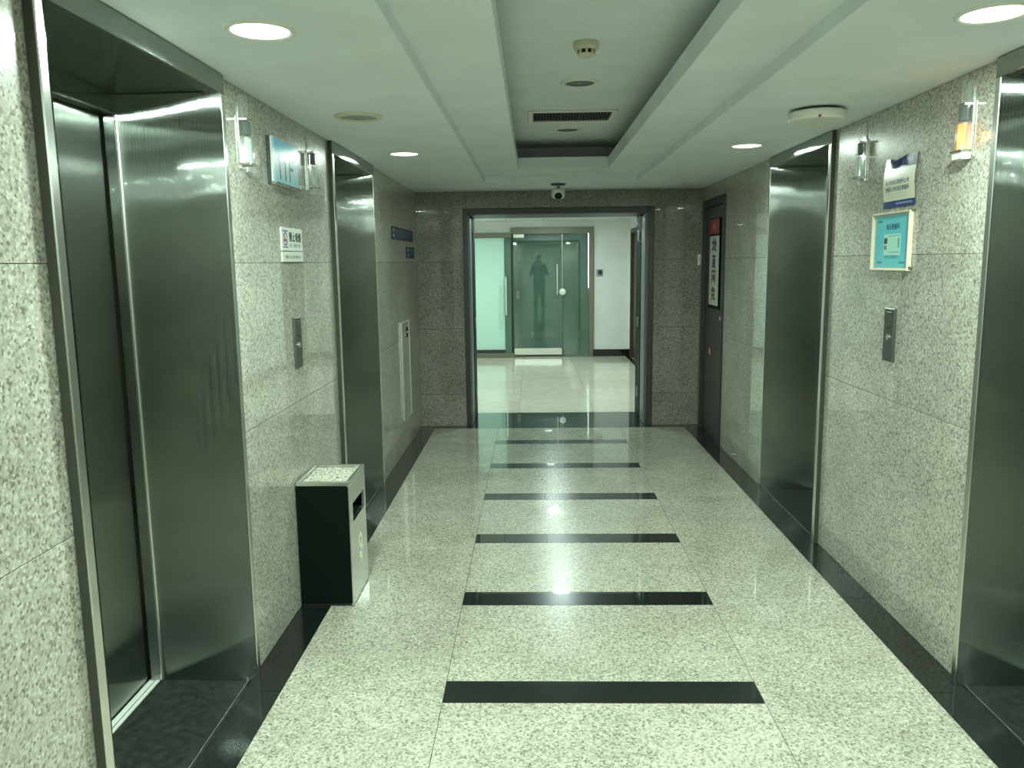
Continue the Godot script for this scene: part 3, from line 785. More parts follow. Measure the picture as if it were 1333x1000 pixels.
	for y in [100, 180]: im.fill_rect(Rect2i(150, y, 116, 4), Color8(112, 166, 160))
	row_of(im, 112, 198, 150, 14, 8, 2, Color8(70, 128, 140), 4)
	im.fill_rect(Rect2i(28, 226, 60, 12), Color8(66, 142, 172)); im.fill_rect(Rect2i(270, 228, 60, 10), Color8(66, 142, 172))
	slab("back_board", P(XR, 1.55, 3.482), P(XR - 0.006, 1.79, 3.84), 0.001, M.cream_plastic, t)
	flat_print("print", t, 1.0, 3.492, 3.828, 1.556, 1.786, 0.0065, im, 0.25)
	for e in [[3.47, 3.846, 1.541, 1.55], [3.47, 3.846, 1.79, 1.798], [3.47, 3.479, 1.55, 1.79], [3.838, 3.846, 1.55, 1.79]]:
		slab("frame_rail", P(XR, e[2], e[0]), P(XR - 0.02, e[3], e[1]), 0.003, M.cream_plastic, t)
	for e in [[3.455, 1.8], [3.455, 1.557]]:
		slab("hook", P(XR, e[1] - 0.004, e[0]), P(XR - 0.014, e[1] + 0.004, e[0] + 0.03), 0.001, M.brass, t)

	# grey fire door on the right
	t = thing("door_7", P(XR, 0, 7.23), "dark grey steel fire door at the far end of the right wall", "door", "", "structure")
	for e in [[6.797, 6.86, 0.0, 2.14], [7.60, 7.663, 0.0, 2.14], [6.86, 7.60, 2.07, 2.14]]:
		slab("frame", P(XR - 0.012, e[2], e[0]), P(XR + 0.06, e[3], e[1]), 0.003, M.frame_dark, t)
	slab("leaf", P(XR + 0.01, 0.006, 6.862), P(XR + 0.05, 2.068, 7.598), 0.003, M.fire_door, t)
	slab("niche_back", P(XR + 0.06, 0.0, 6.797), P(XR + 0.5, 2.142, 7.663), 0.0, M.dark_gap, t)
	var b := mb()
	b.lathe(P(XR + 0.01, 1.1, 6.93), Vector3(-1, 0, 0), [Vector2(0.02, 0.0), Vector2(0.02, 0.008), Vector2(0.011, 0.012), Vector2(0.0, 0.012)], 18)
	obj("lock_cylinder", b, M.chrome, t)
	org = Vector3.ZERO
	t = thing("door_poster", P(XR, 1.18, 7.2), "tall white lettered poster on the dark fire door, under the red plate", "poster")
	im = Image.create(150, 256, false, Image.FORMAT_RGB8)
	im.fill(Color8(214, 216, 206))
	var pg := ["place", "must", "idle", "free"]
	for i in 4: glyph(im, pg[i], 45, 10 + i * 60, 56, 46, 9, Color8(40, 42, 42) if i < 2 else Color8(96, 72, 66))
	im.fill_rect(Rect2i(40, 196, 70, 3), Color8(160, 90, 80))
	slab("board", P(XR + 0.0095, 1.17, 6.985), P(XR - 0.004, 1.96, 7.39), 0.002, M.black_paint, t)
	flat_print("sheet", t, 1.0, 7.0, 7.365, 1.2, 1.805, 0.0045, im)
	t = thing("red_plate", P(XR, 1.82, 7.2), "dull red plate above the white poster on the fire door", "sign")
	slab("plate", P(XR - 0.0042, 1.822, 7.01), P(XR - 0.009, 1.95, 7.36), 0.002, M.red, t)
	slab("emblem", P(XR - 0.009, 1.86, 7.13), P(XR - 0.0105, 1.91, 7.24), 0.0005, plain(Color8(190, 110, 100)), t)
	org = Vector3.ZERO
	b = mb()
	b.lathe(P(XR + 0.01, 0.77, 7.33), Vector3(-1, 0, 0), [Vector2(0.05, 0.0), Vector2(0.05, 0.0015), Vector2(0.028, 0.0016)], 28)
	org = Vector3.ZERO
	t = thing("round_sticker", P(XR, 0.77, 7.33), "small round red and white sticker low on the fire door", "sticker")
	b = mb()
	b.lathe(P(XR + 0.01, 0.77, 7.33), Vector3(-1, 0, 0), [Vector2(0.055, 0.0), Vector2(0.055, 0.0015), Vector2(0.03, 0.0016)], 28)
	obj("red_ring", b, M.red, t)
	b = mb()
	b.lathe(P(XR + 0.01, 0.77, 7.33), Vector3(-1, 0, 0), [Vector2(0.03, 0.0014), Vector2(0.0, 0.0018)], 28)
	obj("centre", b, M.white_plastic, t)
	t = thing("wall_switch", P(1.587, 1.55, DB), "narrow cream switch plate on the end wall beside the fire door", "switch")
	slab("plate", P(1.572, 1.55, DB), P(1.602, 1.653, DB - 0.01), 0.002, M.white_plastic, t)
	slab("rocker", P(1.579, 1.58, DB - 0.009), P(1.595, 1.62, DB - 0.015), 0.002, M.cream_plastic, t)
	org = Vector3.ZERO

func build_bin():
	var x0 := XL + 0.004
	var x1 := -0.856
	var d0 := 3.556
	var d1 := 3.895
	var y1 := 0.585
	var t := thing("waste_bin", P((x0 + x1) / 2, 0, (d0 + d1) / 2), "square black waste bin with steel front and ashtray top by the left wall", "waste bin")
	var w := 0.012
	slab("black_side", P(x0, 0.012, d0), P(x1 - 0.004, y1, d0 + w), 0.002, M.black_paint, t)
	slab("black_side", P(x0, 0.012, d1 - w), P(x1 - 0.004, y1, d1), 0.002, M.black_paint, t)
	slab("black_side", P(x0, 0.012, d0 + w), P(x0 + w, y1, d1 - w), 0.002, M.black_paint, t)
	slab("bottom", P(x0 + 0.006, 0.0, d0 + 0.006), P(x1 - 0.006, 0.014, d1 - 0.006), 0.002, M.dark_plastic, t)
	# steel front towards the lobby with the mouth cut out
	var b := mb()
	var h0 := 3.612
	var h1 := 3.858
	b.box(P(x1 - w, 0.006, d0), P(x1, 0.395, d1), 0.0015)
	b.box(P(x1 - w, 0.485, d0), P(x1, y1, d1), 0.0015)
	b.box(P(x1 - w, 0.395, d0), P(x1, 0.485, h0), 0.0)
	b.box(P(x1 - w, 0.395, h1), P(x1, 0.485, d1), 0.0)
	obj("steel_front", b, M.steel_trim, t)
	slab("mouth_lining", P(x1 - 0.12, 0.38, h0 - 0.02), P(x1 - 0.116, 0.50, h1 + 0.02), 0.0, M.gloss_black, t)
	slab("mouth_flap", P(x1 - 0.06, 0.396, h0), P(x1 - 0.014, 0.402, h1), 0.001, M.dark_plastic, t)
	# tidy-man print
	b = mb()
	var c := P(x1 + 0.0002, 0.262, 3.745)
	b.lathe(c, Vector3(1, 0, 0), [Vector2(0.036, 0.0), Vector2(0.034, 0.0008), Vector2(0.022, 0.0008), Vector2(0.02, 0.0)], 28)
	b.box(c + P(0, -0.052, 0.006), c + P(0.0008, -0.038, 0.05), 0.0)
	b.box(c + P(0, -0.09, -0.02), c + P(0.0008, -0.056, 0.004), 0.0)
	b.box(c + P(0, -0.11, 0.006), c + P(0.0008, -0.07, 0.022), 0.0)
	obj("litter_symbol", b, plain(Color8(226, 222, 204)), t)
	# ashtray top
	var rim := mb()
	for e in [[x0, x1, d0, d0 + 0.016], [x0, x1, d1 - 0.016, d1], [x0, x0 + 0.016, d0 + 0.016, d1 - 0.016], [x1 - 0.016, x1, d0 + 0.016, d1 - 0.016]]:
		rim.box(P(e[0], y1, e[2]), P(e[1], y1 + 0.022, e[3]), 0.003)
	obj("tray_rim", rim, M.steel_trim, t)
	slab("tray_floor", P(x0 + 0.012, y1 - 0.01, d0 + 0.012), P(x1 - 0.012, y1 + 0.002, d1 - 0.012), 0.0, M.aluminium, t)
	var mm := MultiMesh.new()
	var peb := mb()
	peb.o = Vector3.ZERO
	var pr := []
	for i in 5: pr.append(Vector2(0.0052 * sin(PI * i / 4.0), -0.003 * cos(PI * i / 4.0)))
	peb.lathe(Vector3.ZERO, Vector3.UP, pr, 7, true)
	mm.transform_format = MultiMesh.TRANSFORM_3D
	mm.mesh = peb.mesh()
	var rng := RandomNumberGenerator.new()
	rng.seed = 77
	mm.instance_count = 900
	for i in 900:
		var q := P(rng.randf_range(x0 + 0.022, x1 - 0.022), y1 + 0.004 + 0.005 * rng.randf(), rng.randf_range(d0 + 0.022, d1 - 0.022)) - org
		mm.set_instance_transform(i, Transform3D(Basis.from_euler(Vector3(rng.randf() * 0.8, rng.randf() * TAU, rng.randf() * 0.8)).scaled(Vector3.ONE * rng.randf_range(0.7, 1.3)), q))
	var mi := MultiMeshInstance3D.new()
	mi.name = "ash_gravel"
	mi.multimesh = mm
	mi.material_override = plain(Color8(184, 182, 168), 0.7)
	mi.set_meta("kind", "stuff")
	t.add_child(mi)
	org = Vector3.ZERO

# ------------------------------------------------------------------ the room beyond
func build_far_room():
	var fl := thing("floor_far", Vector3.ZERO, "glossy cream tiled floor of the room beyond the opening", "floor", "", "structure")
	slab("subfloor", P(-3.4, -0.12, 8.45), P(2.2, -0.012, 17.6), 0.0, M.grout, fl)
	for i in 7:
		for j in 7:
			var a := -3.36 + 0.8 * i
			var e := 8.445 + 0.8 * j
			slab("floor_tile", P(a + 0.001, -0.011, e + 0.001), P(minf(a + 0.799, 1.66), 0.0, minf(e + 0.799, DF + 0.05)), 0.0004, M.cream_tile[(i * 3 + j * 5) % 2], fl)
	slab("office_floor", P(-3.4, -0.012, DF + 0.06), P(2.2, 0.0, 17.5), 0.0, M.charcoal, fl)
	var ce := thing("ceiling_far", Vector3.ZERO, "white suspended tile ceiling of the room beyond the opening", "ceiling", "", "structure")
	slab("ceiling_void", P(-3.5, 2.30, 8.4), P(2.2, 2.7, 17.6), 0.0, M.grout, ce)
	for i in 9:
		for j in 9:
			slab("ceiling_tile", P(-3.42 + 0.6 * i, 2.272, 8.42 + 0.6 * j), P(-3.428 + 0.6 * (i + 1), 2.29, 8.412 + 0.6 * (j + 1)), 0.003, M.paint, ce)
	slab("office_ceiling", P(-3.5, 2.26, DF + 0.06), P(2.2, 2.3, 17.6), 0.0, M.paint, ce)
	org = Vector3.ZERO
	var w := thing("wall_far", Vector3.ZERO, "white far wall of the room beyond, around the glass doors", "wall", "", "structure")
	slab("panel", P(1.015, 0, DF), P(1.84, 2.7, DF + 0.12), 0.0, M.white_wall, w)
	slab("panel", P(-3.5, 2.165, DF), P(1.015, 2.7, DF + 0.12), 0.0, M.white_wall, w)
	slab("panel", P(-0.99, 2.085, DF), P(-0.36, 2.165, DF + 0.12), 0.0, M.white_wall, w)
	slab("panel", P(-3.5, 0, DF), P(-1.15, 2.165, DF + 0.12), 0.0, M.white_wall, w)
	slab("office_partition", P(-0.37, 0, DF + 0.13), P(-0.31, 2.3, 17.5), 0.0, M.white_wall, w)
	slab("office_back", P(-3.5, 0, 17.0), P(2.2, 2.7, 17.2), 0.0, M.white_wall, w)
	slab("office_side", P(1.5, 0, DF + 0.12), P(1.6, 2.3, 17.0), 0.0, M.white_wall, w)
	slab("office_side", P(-3.6, 0, DF + 0.12), P(-3.4, 2.3, 17.0), 0.0, M.white_wall, w)
	w = thing("wall_far_right", Vector3.ZERO, "white right wall of the room beyond holding the brown door", "wall", "", "structure")
	slab("panel", P(1.64, 0, 8.4), P(1.84, 2.7, 12.3), 0.0, M.white_wall, w)
	slab("panel", P(1.64, 0, 13.42), P(1.84, 2.7, DF), 0.0, M.white_wall, w)
	slab("panel", P(1.64, 2.12, 12.3), P(1.84, 2.7, 13.42), 0.0, M.white_wall, w)
	w = thing("wall_far_left", Vector3.ZERO, "white left wall of the room beyond, out of sight past the opening", "wall", "", "structure")
	slab("panel", P(-3.5, 0, 8.4), P(-3.3, 2.7, DF), 0.0, M.white_wall, w)
	slab("panel", P(-3.5, 0, 8.3), P(-1.5, 2.7, 8.44), 0.0, M.white_wall, w)
	org = Vector3.ZERO
	var bb := thing("baseboard_far", Vector3.ZERO, "black baseboard along the white walls of the room beyond", "baseboard", "", "structure")
	slab("board", P(1.018, 0, DF - 0.014), P(1.64, 0.118, DF), 0.002, M.black_stone, bb)
	slab("board", P(1.626, 0, 8.45), P(1.64, 0.118, 12.24), 0.002, M.black_stone, bb)
	slab("board", P(1.626, 0, 13.44), P(1.64, 0.118, DF - 0.014), 0.002, M.black_stone, bb)
	slab("floor_edge", P(1.56, -0.011, 8.45), P(1.64, 0.001, DF), 0.0, M.black_stone, bb)

	# brown door
	var t := thing("door_8", P(1.64, 0, 12.86), "dark brown wooden door on the right wall of the room beyond", "door", "", "structure")
	for e in [[12.3, 12.37, 0.0, 2.12], [13.35, 13.42, 0.0, 2.12], [12.37, 13.35, 2.05, 2.12]]:
		slab("frame", P(1.615, e[2], e[0]), P(1.75, e[3], e[1]), 0.004, M.brown_wood, t)
	slab("leaf", P(1.66, 0.008, 12.372), P(1.70, 2.048, 13.348), 0.003, M.brown_wood, t)
	slab("niche_back", P(1.75, 0.0, 12.3), P(1.84, 2.12, 13.42), 0.0, M.dark_gap, t)
	var b := mb()
	b.rod(P(1.62, 0.55, 12.55), P(1.62, 1.75, 12.55), 0.014)
	obj("pull_handle", b, M.aluminium, t)

	# frosted glass leaf on the left of the far wall
	t = thing("door_9", P(-0.68, 0, DF - 0.1), "pale teal frosted glass panel beside the dark glass door", "glass door", "", "structure")
	slab("pane", P(-1.1, 0.135, DF - 0.09), P(-0.47, 2.0, DF - 0.078), 0.001, M.frosted, t)
	slab("top_rail", P(-1.15, 2.0, DF - 0.11), P(-0.345, 2.085, DF - 0.05), 0.004, M.brass, t)
	slab("bottom_rail", P(-1.15, 0.0, DF - 0.11), P(-0.32, 0.08, DF - 0.05), 0.004, M.brass, t)
	slab("bottom_seal", P(-1.15, 0.08, DF - 0.1), P(-0.36, 0.135, DF - 0.07), 0.002, M.frame_dark, t)
	slab("stile", P(-0.47, 0.08, DF - 0.1), P(-0.36, 2.0, DF - 0.06), 0.003, plain(lin(0.07, 0.14, 0.105), 0.15), t)
	b = mb()
	b.rod(P(-0.445, 0.72, DF - 0.15), P(-0.445, 1.365, DF - 0.15), 0.017)
	for y in [0.8, 1.28]: b.rod(P(-0.445, y, DF - 0.15), P(-0.445, y, DF - 0.1), 0.009, 10)
	obj("pull_handle", b, M.aluminium, t)
	b = mb()
	b.rod(P(-0.53, 0.47, DF - 0.13), P(-0.53, 1.2, DF - 0.13), 0.008)
	for y in [0.55, 1.1]: b.rod(P(-0.53, y, DF - 0.13), P(-0.53, y, DF - 0.08), 0.006, 10)
	obj("rear_pull_handle", b, plain(lin(0.45, 0.68, 0.56), 0.4), t)

	# dark glass door with patch fittings and a fixed side pane
	t = thing("door_10", P(-0.33, 0, DF), "dark green glass door with steel fittings in a bronze frame on the far wall", "glass door", "", "structure")
	slab("frame", P(-0.36, 2.06, DF - 0.05), P(1.014, 2.165, DF + 0.05), 0.004, M.brass, t)
	slab("frame", P(0.945, 0.0, DF - 0.05), P(1.014, 2.06, DF + 0.05), 0.004, M.brass, t)
	slab("frame", P(-0.36, 0.0, DF - 0.045), P(-0.325, 2.06, DF + 0.05), 0.004, M.frame_dark, t)
	slab("floor_sill", P(-0.325, 0.0, DF - 0.05), P(0.945, 0.012, DF + 0.05), 0.002, M.brass, t)
	slab("fixed_pane", P(0.5, 0.014, DF - 0.006), P(0.944, 2.058, DF + 0.006), 0.001, M.glass_dark, t)
	var leaf := slab("door_leaf", P(-0.322, 0.02, DF - 0.006), P(0.494, 2.056, DF + 0.006), 0.001, M.glass_dark, t)
	leaf.rotation.y = -0.0035
	slab("bottom_patch", P(-0.32, 0.036, DF - 0.024), P(0.488, 0.148, DF + 0.016), 0.003, M.aluminium, t)
	slab("top_patch", P(-0.32, 2.0, DF - 0.024), P(-0.14, 2.06, DF + 0.016), 0.003, M.aluminium, t)
	slab("edge_strip", P(0.494, 1.1, DF - 0.01), P(0.5, 2.056, DF + 0.01), 0.001, M.aluminium, t)
	b = mb()
	b.rod(P(0.412, 1.04, DF - 0.06), P(0.412, 1.56, DF - 0.06), 0.012)
	for y in [1.12, 1.48]: b.rod(P(0.412, y, DF - 0.06), P(0.412, y, DF), 0.008, 10)
	obj("pull_handle", b, M.aluminium, t)
	b = mb()
	b.lathe(P(0.5, 1.098, DF - 0.008), Vector3(0, 0, 1), [Vector2(0.058, 0.0), Vector2(0.058, 0.014), Vector2(0.05, 0.02), Vector2(0.0, 0.022)], 30)
	obj("lock_disc", b, M.aluminium, t)
	slab("hinge_lock", P(-0.29, 0.99, DF - 0.02), P(-0.22, 1.13, DF + 0.01), 0.004, M.call_plate, t)

	t = thing("card_reader", P(1.115, 1.355, DF), "small grey card reader on the white wall beside the glass door", "card reader")
	slab("housing", P(1.062, 1.357, DF - 0.03), P(1.167, 1.463, DF), 0.005, M.grey_plastic, t)
	slab("reader_face", P(1.095, 1.375, DF - 0.033), P(1.158, 1.45, DF - 0.029), 0.002, M.dark_plastic, t)

	# window at the back of the dark office, seen through the fixed pane
	t = thing("window_1", P(1.2, 1.05, 16.95), "narrow bright window seen through the dark glass at its right edge", "window", "", "structure")
	var wm := plain(Color(0.9, 1, 0.95))
	wm.emission_enabled = true; wm.emission = lin(0.8, 1.0, 0.9); wm.emission_energy_multiplier = 1.8
	slab("pane", P(1.16, 1.05, 16.95), P(1.26, 2.2, 16.97), 0.0, wm, t)
	for e in [[1.13, 1.16, 1.02, 2.23], [1.26, 1.29, 1.02, 2.23], [1.16, 1.26, 1.02, 1.05], [1.16, 1.26, 2.2, 2.23]]:
		slab("frame", P(e[0], e[2], 16.92), P(e[1], e[3], 17.0), 0.003, M.white_plastic, t)
	var wl := AreaLight3D.new()
	wl.name = "window_glow"; wl.area_size = Vector2(0.1, 1.15); wl.light_energy = 0.5; wl.light_color = lin(0.8, 1.0, 0.9); wl.shadow_enabled = true; wl.area_range = 20.0; wl.area_attenuation = 2.0
	wl.position = P(1.21, 1.625, 16.94) - org
	t.add_child(wl); wl.rotation.y = 0.0
	# office panel light behind the frosted pane
	t = thing("office_light", P(-1.3, 2.26, 15.2), "square ceiling light glowing behind the frosted glass panel", "ceiling light")
	slab("frame", P(-1.92, 2.235, 14.58), P(-0.68, 2.26, 15.82), 0.004, M.white_plastic, t)
	slab("lamp_panel", P(-1.9, 2.23, 14.6), P(-0.7, 2.236, 15.8), 0.0, M.lamp, t)
	var ol := AreaLight3D.new()
	ol.name = "lamp_glow"; ol.area_size = Vector2(1.1, 1.1); ol.light_energy = 2.9; ol.light_color = lin(0.9, 1.0, 0.92); ol.shadow_enabled = true; ol.area_range = 20.0; ol.area_attenuation = 2.0
	ol.position = Vector3(0, -0.034, 0); ol.rotation.x = -PI / 2
	t.add_child(ol)
	org = Vector3.ZERO
	# downlights of the room beyond
	t = thing("far_downlight", P(0.31, 2.272, 12.1), "lit downlight in the tile ceiling above the dark glass door", "downlight", "lit downlights in the room beyond")
	b = mb()
	b.lathe(org, Vector3.DOWN, [Vector2(0.1, 0.0), Vector2(0.1, 0.003), Vector2(0.112, 0.006), Vector2(0.13, 0.0)], 36)
	obj("trim_ring", b, M.white_plastic, t)
	b = mb()
	b.lathe(org, Vector3.DOWN, [Vector2(0.1, 0.002), Vector2(0.09, 0.01), Vector2(0.06, 0.014), Vector2(0.0, 0.015)], 36)
	obj("lamp_lens", b, M.lamp, t)
	var l := AreaLight3D.new()
	l.name = "lamp_glow"; l.area_size = Vector2(0.14, 0.14); l.light_energy = LAMP * 0.6; l.light_color = lin(0.78, 1.0, 0.93); l.shadow_enabled = true; l.area_range = 30.0; l.area_attenuation = 2.0
	l.position = Vector3(0, -0.022, 0); l.rotation.x = -PI / 2
	t.add_child(l)
	copy(t, "far_downlight", P(0.31, 2.272, 9.0), "lit downlight just beyond the opening, hidden by its head")
	copy(t, "far_downlight", P(-2.9, 2.272, 11.6), "added unseen lamp lighting the room beyond, to the left near the far wall")  # invented lamp, placed where neither it nor its reflection shows
	copy(t, "far_downlight", P(-2.9, 2.272, 9.4), "added unseen lamp lighting the room beyond, to the left near the opening")  # second invented lamp on the unseen left side, also kept from view
	org = Vector3.ZERO

# ------------------------------------------------------------------ the photographer, seen mirrored in the glass door
# bones: [from, radius, to, radius]; joined with a smooth minimum and meshed as surface nets
func field(p: Vector3, bones: Array, k: float) -> float:
	var d := 1.0
	for q in bones:
		var a: Vector3 = q[0]
		var ab: Vector3 = q[2] - a
		var t := clampf((p - a).dot(ab) / maxf(ab.length_squared(), 1e-9), 0.0, 1.0)
		var e: float = (p - a - ab * t).length() - lerpf(q[1], q[3], t)
		var h := maxf(k - absf(d - e), 0.0) / k
		d = minf(d, e) - h * h * k * 0.25
	return d

func nets(b: MB, bones: Array, lo: Vector3, hi: Vector3, cell: float, k: float, cols: PackedColorArray, paint: Callable):
	var nx := int((hi.x - lo.x) / cell) + 2
	var ny := int((hi.y - lo.y) / cell) + 2
	var nz := int((hi.z - lo.z) / cell) + 2
	var f := PackedFloat32Array()
	f.resize(nx * ny * nz)
	for z in nz:
		for y in ny:
			for x in nx: f[(z * ny + y) * nx + x] = field(lo + Vector3(x, y, z) * cell, bones, k)
	var at := {}
	var off := [0, 1, nx, nx + 1, nx * ny, nx * ny + 1, nx * ny + nx, nx * ny + nx + 1]
	var edges := [[0, 1], [2, 3], [4, 5], [6, 7], [0, 2], [1, 3], [4, 6], [5, 7], [0, 4], [1, 5], [2, 6], [3, 7]]
	for z in nz - 1:
		for y in ny - 1:
			for x in nx - 1:
				var i := (z * ny + y) * nx + x
				var neg := 0
				for o in off: neg += 1 if f[i + o] < 0.0 else 0
				if neg == 0 or neg == 8: continue
				var s := Vector3.ZERO
				var n := 0
				for e in edges:
					var fa := f[i + off[e[0]]]
					var fb := f[i + off[e[1]]]
					if (fa < 0.0) != (fb < 0.0):
						var pa := Vector3(e[0] & 1, (e[0] >> 1) & 1, e[0] >> 2)
						var pb := Vector3(e[1] & 1, (e[1] >> 1) & 1, e[1] >> 2)
						s += pa.lerp(pb, fa / (fa - fb)); n += 1
				at[i] = lo + (Vector3(x, y, z) + s / n) * cell
	var nrm := {}
	for i in at:
		var p: Vector3 = at[i]
		var h := cell * 0.5
		nrm[i] = Vector3(field(p + Vector3(h, 0, 0), bones, k) - field(p - Vector3(h, 0, 0), bones, k), field(p + Vector3(0, h, 0), bones, k) - field(p - Vector3(0, h, 0), bones, k), field(p + Vector3(0, 0, h), bones, k) - field(p - Vector3(0, 0, h), bones, k)).normalized()
	for i in at:
		for q in [[1, nx, nx * ny], [nx, nx * ny, 1], [nx * ny, 1, nx]]:
			var c: int = i
			if (f[c] < 0.0) == (f[c + q[0]] < 0.0): continue
			var g := [c, c - q[1], c - q[1] - q[2], c - q[2]]
			if not (at.has(g[1]) and at.has(g[2]) and at.has(g[3])): continue
			for t in [[0, 1, 2], [0, 2, 3]]:
				var ids := [g[t[0]], g[t[1]], g[t[2]]]
				var was := b.v.size()
				b.tri(at[ids[0]], at[ids[1]], at[ids[2]], nrm[ids[0]], nrm[ids[1]], nrm[ids[2]], Vector2.ZERO, Vector2.ZERO, Vector2.ZERO)
				for w in range(was, b.v.size()): cols.append(paint.call(b.v[w] + b.o))

func build_person():
	var t := thing("person", P(0.12, 0, -0.34), "person in dark jacket and trousers holding up a phone, mirrored in the glass door", "person")
	var J := func(x: float, y: float, d: float) -> Vector3: return P(0.12 + x, y, -0.34 + d)
	var bones := []
	bones.append([J.call(0, 0.98, 0), 0.12, J.call(0, 1.2, 0.0), 0.105])
	bones.append([J.call(0, 1.2, 0.0), 0.105, J.call(0, 1.38, -0.01), 0.12])
	bones.append([J.call(0, 1.42, -0.01), 0.07, J.call(0, 1.56, 0.01), 0.056])
	for s in [-1.0, 1.0]:
		bones.append([J.call(s * 0.05, 1.02, 0), 0.12, J.call(s * 0.09, 1.36, -0.01), 0.105])
		bones.append([J.call(s * 0.04, 1.47, -0.01), 0.06, J.call(s * 0.185, 1.44, -0.01), 0.066])
		bones.append([J.call(s * 0.19, 1.43, -0.01), 0.064, J.call(s * 0.275, 1.18, 0.08), 0.05])
		bones.append([J.call(s * 0.275, 1.18, 0.08), 0.05, J.call(-0.055 + s * 0.115, 1.535, 0.235), 0.031])
		bones.append([J.call(s * 0.09, 0.95, 0), 0.112, J.call(s * 0.105, 0.52, 0.01), 0.078])
		bones.append([J.call(s * 0.105, 0.52, 0.01), 0.076, J.call(s * 0.12, 0.11, -0.02), 0.058])
		bones.append([J.call(s * 0.12, 0.06, -0.04), 0.052, J.call(s * 0.15, 0.04, 0.17), 0.042])
	var b := mb()
	var cols := PackedColorArray()
	var jacket := Color(0.018, 0.022, 0.024)
	var legs := Color(0.012, 0.014, 0.02)
	var skin := Color(0.42, 0.26, 0.18)
	var paint := func(p: Vector3) -> Color:
		if p.y > 1.515 and p.z > 0.25: return skin
		if p.y < 0.09: return Color(0.01, 0.01, 0.01)
		return jacket if p.y > 0.9 else legs
	nets(b, bones, J.call(-0.38, -0.01, 0.34), J.call(0.38, 1.60, -0.2), 0.02, 0.06, cols, paint)
	# head with brow, nose, chin, mouth and ears
	var head := [[J.call(0, 1.70, -0.005), 0.086, J.call(0, 1.715, 0.02), 0.082], [J.call(0, 1.63, 0.03), 0.058, J.call(0, 1.60, 0.052), 0.04], [J.call(0, 1.54, 0.0), 0.055, J.call(0, 1.64, 0.01), 0.06],
		[J.call(0, 1.69, 0.1), 0.011, J.call(0, 1.655, 0.118), 0.014], [J.call(-0.032, 1.712, 0.086), 0.014, J.call(0.032, 1.712, 0.086), 0.014], [J.call(-0.02, 1.622, 0.09), 0.008, J.call(0.02, 1.622, 0.09), 0.008]]
	for s in [-1.0, 1.0]:
		head.append([J.call(s * 0.088, 1.70, 0.0), 0.014, J.call(s * 0.084, 1.655, 0.008), 0.01])
		head.append([J.call(s * 0.05, 1.655, 0.06), 0.026, J.call(s * 0.045, 1.66, 0.062), 0.026])
	nets(b, head, J.call(-0.12, 1.535, 0.15), J.call(0.12, 1.83, -0.12), 0.008, 0.025, cols, func(_p): return skin)
	# hands: palm, four fingers of different length behind the phone, thumb on the near side
	for s in [-1.0, 1.0]:
		var w: Vector3 = J.call(-0.055 + s * 0.115, 1.535, 0.235)
		var X := Vector3(-s, 0, 0)                     # towards the phone
		var F := Vector3(0, 0, -1)                     # away from the body
		var hand := [[w, 0.029, w + Vector3(0, 0.04, -0.03), 0.026], [w + Vector3(0, 0.04, -0.03), 0.024, w + Vector3(0, 0.07, -0.045), 0.022]]
		for i in 4:
			var kn := w + Vector3(0, 0.026 + 0.018 * i, -0.05)
			var ln: float = [0.05, 0.06, 0.065, 0.056][i]
			var m := kn + F * 0.02 + X * ln * 0.35
			hand.append([kn, 0.0095, m, 0.009])
			hand.append([m, 0.009, m + X * ln * 0.45 + F * 0.002, 0.008])
			hand.append([m + X * ln * 0.45 + F * 0.002, 0.008, m + X * ln * 0.75 - F * 0.004, 0.007])
		var th := w + Vector3(0, 0.02, -0.01) + X * 0.018
		hand.append([th, 0.013, th + Vector3(0, 0.028, -0.012) + X * 0.014, 0.011])
		hand.append([th + Vector3(0, 0.028, -0.012) + X * 0.014, 0.011, th + Vector3(0, 0.05, -0.02) + X * 0.018, 0.009])
		nets(b, hand, w + Vector3(-0.085, -0.04, -0.11), w + Vector3(0.085, 0.12, 0.05), 0.006, 0.01, cols, func(_p): return skin)
	var a := []
	a.resize(Mesh.ARRAY_MAX)
	a[Mesh.ARRAY_VERTEX] = b.v; a[Mesh.ARRAY_NORMAL] = b.n; a[Mesh.ARRAY_COLOR] = cols
	var am := ArrayMesh.new()
	am.add_surface_from_arrays(Mesh.PRIMITIVE_TRIANGLES, a)
	var o := MeshInstance3D.new()
	o.name = "body"; o.mesh = am
	var pm := plain(Color.WHITE, 0.8)
	pm.vertex_color_use_as_albedo = true
	o.material_override = pm
	t.add_child(o)
	b = mb()
	var hair := [[J.call(0, 1.735, -0.02), 0.088, J.call(0, 1.75, 0.012), 0.082], [J.call(0, 1.68, -0.05), 0.07, J.call(0, 1.72, -0.04), 0.075]]
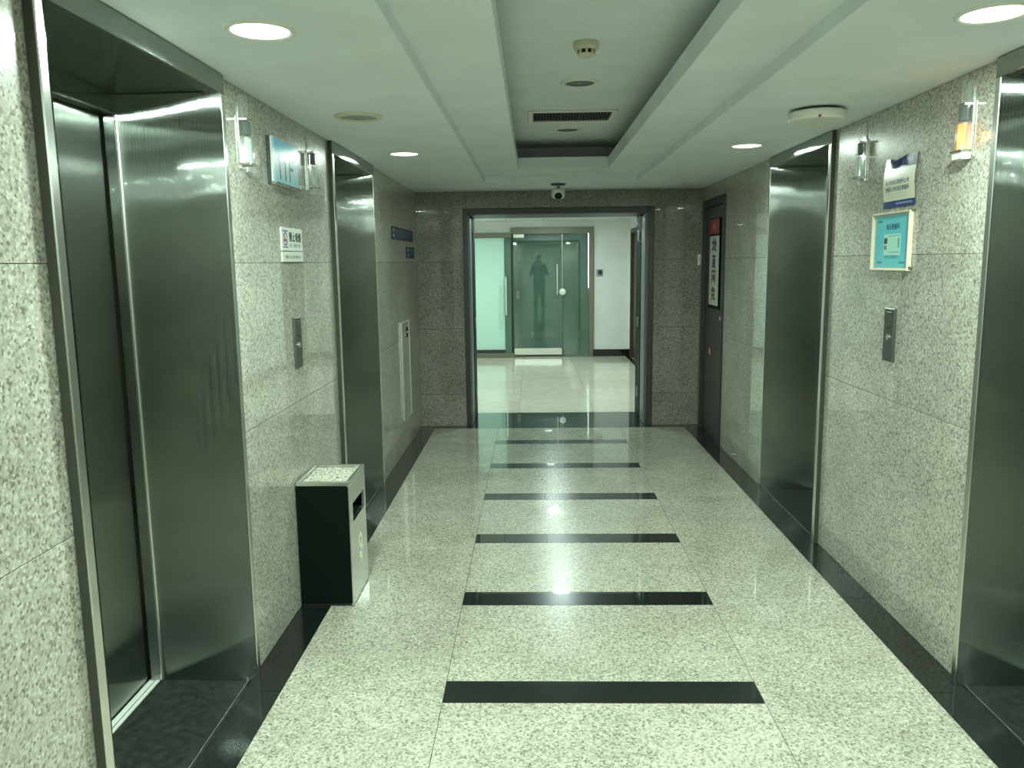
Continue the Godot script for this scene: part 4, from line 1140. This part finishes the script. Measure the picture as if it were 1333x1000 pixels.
	nets(b, hair, J.call(-0.12, 1.6, 0.12), J.call(0.12, 1.86, -0.15), 0.01, 0.03, PackedColorArray(), func(_p): return skin)
	obj("hair", b, plain(Color8(16, 15, 14), 0.7), t)
	for s in [-1.0, 1.0]:
		b = mb()
		b.lathe(J.call(s * 0.032, 1.69, 0.094), Vector3(0, 0, -1), [Vector2(0.009, 0.0), Vector2(0.006, 0.005), Vector2(0.0, 0.007)], 12, true)
		obj("eye", b, M.gloss_black, t)
	org = Vector3.ZERO
	t = thing("phone", P(0.065, 1.566, -0.056), "dark phone held sideways by the person mirrored in the glass door", "phone")
	slab("phone_body", P(-0.012, 1.566, -0.06), P(0.142, 1.642, -0.052), 0.003, M.gloss_black, t)
	slab("screen", P(-0.006, 1.571, -0.0605), P(0.136, 1.637, -0.0598), 0.0, M.dark_plastic, t)
	org = Vector3.ZERO

# ------------------------------------------------------------------ main
func _ready():
	var cam := Camera3D.new()
	cam.name = "camera"
	cam.fov = 51.339
	cam.near = 0.05; cam.far = 60.0
	var pitch := 0.1513138
	var yaw := -0.0273004
	var roll := -0.0126011
	var fw := Vector3(sin(yaw) * cos(pitch), -sin(pitch), -cos(yaw) * cos(pitch))
	var rt := Vector3(cos(yaw), 0, sin(yaw))
	var up := Vector3(sin(yaw) * sin(pitch), cos(pitch), -cos(yaw) * sin(pitch))
	cam.transform = Transform3D(Basis(rt * cos(roll) + up * sin(roll), up * cos(roll) - rt * sin(roll), -fw), Vector3(0, 1.6, 0))
	add_child(cam)
	cam.current = true
	var we := WorldEnvironment.new()
	we.name = "environment"
	var env := Environment.new()
	env.background_mode = Environment.BG_COLOR
	env.background_color = Color(0, 0, 0)
	env.tonemap_mode = Environment.TONE_MAPPER_LINEAR
	env.tonemap_exposure = 1.06
	env.sdfgi_enabled = true; env.ssao_enabled = true; env.ssil_enabled = true
	we.environment = env
	add_child(we)
	make_materials()
	build_shell()
	build_ceiling_things()
	build_wall_things()
	build_bin()
	build_far_room()
	build_person()
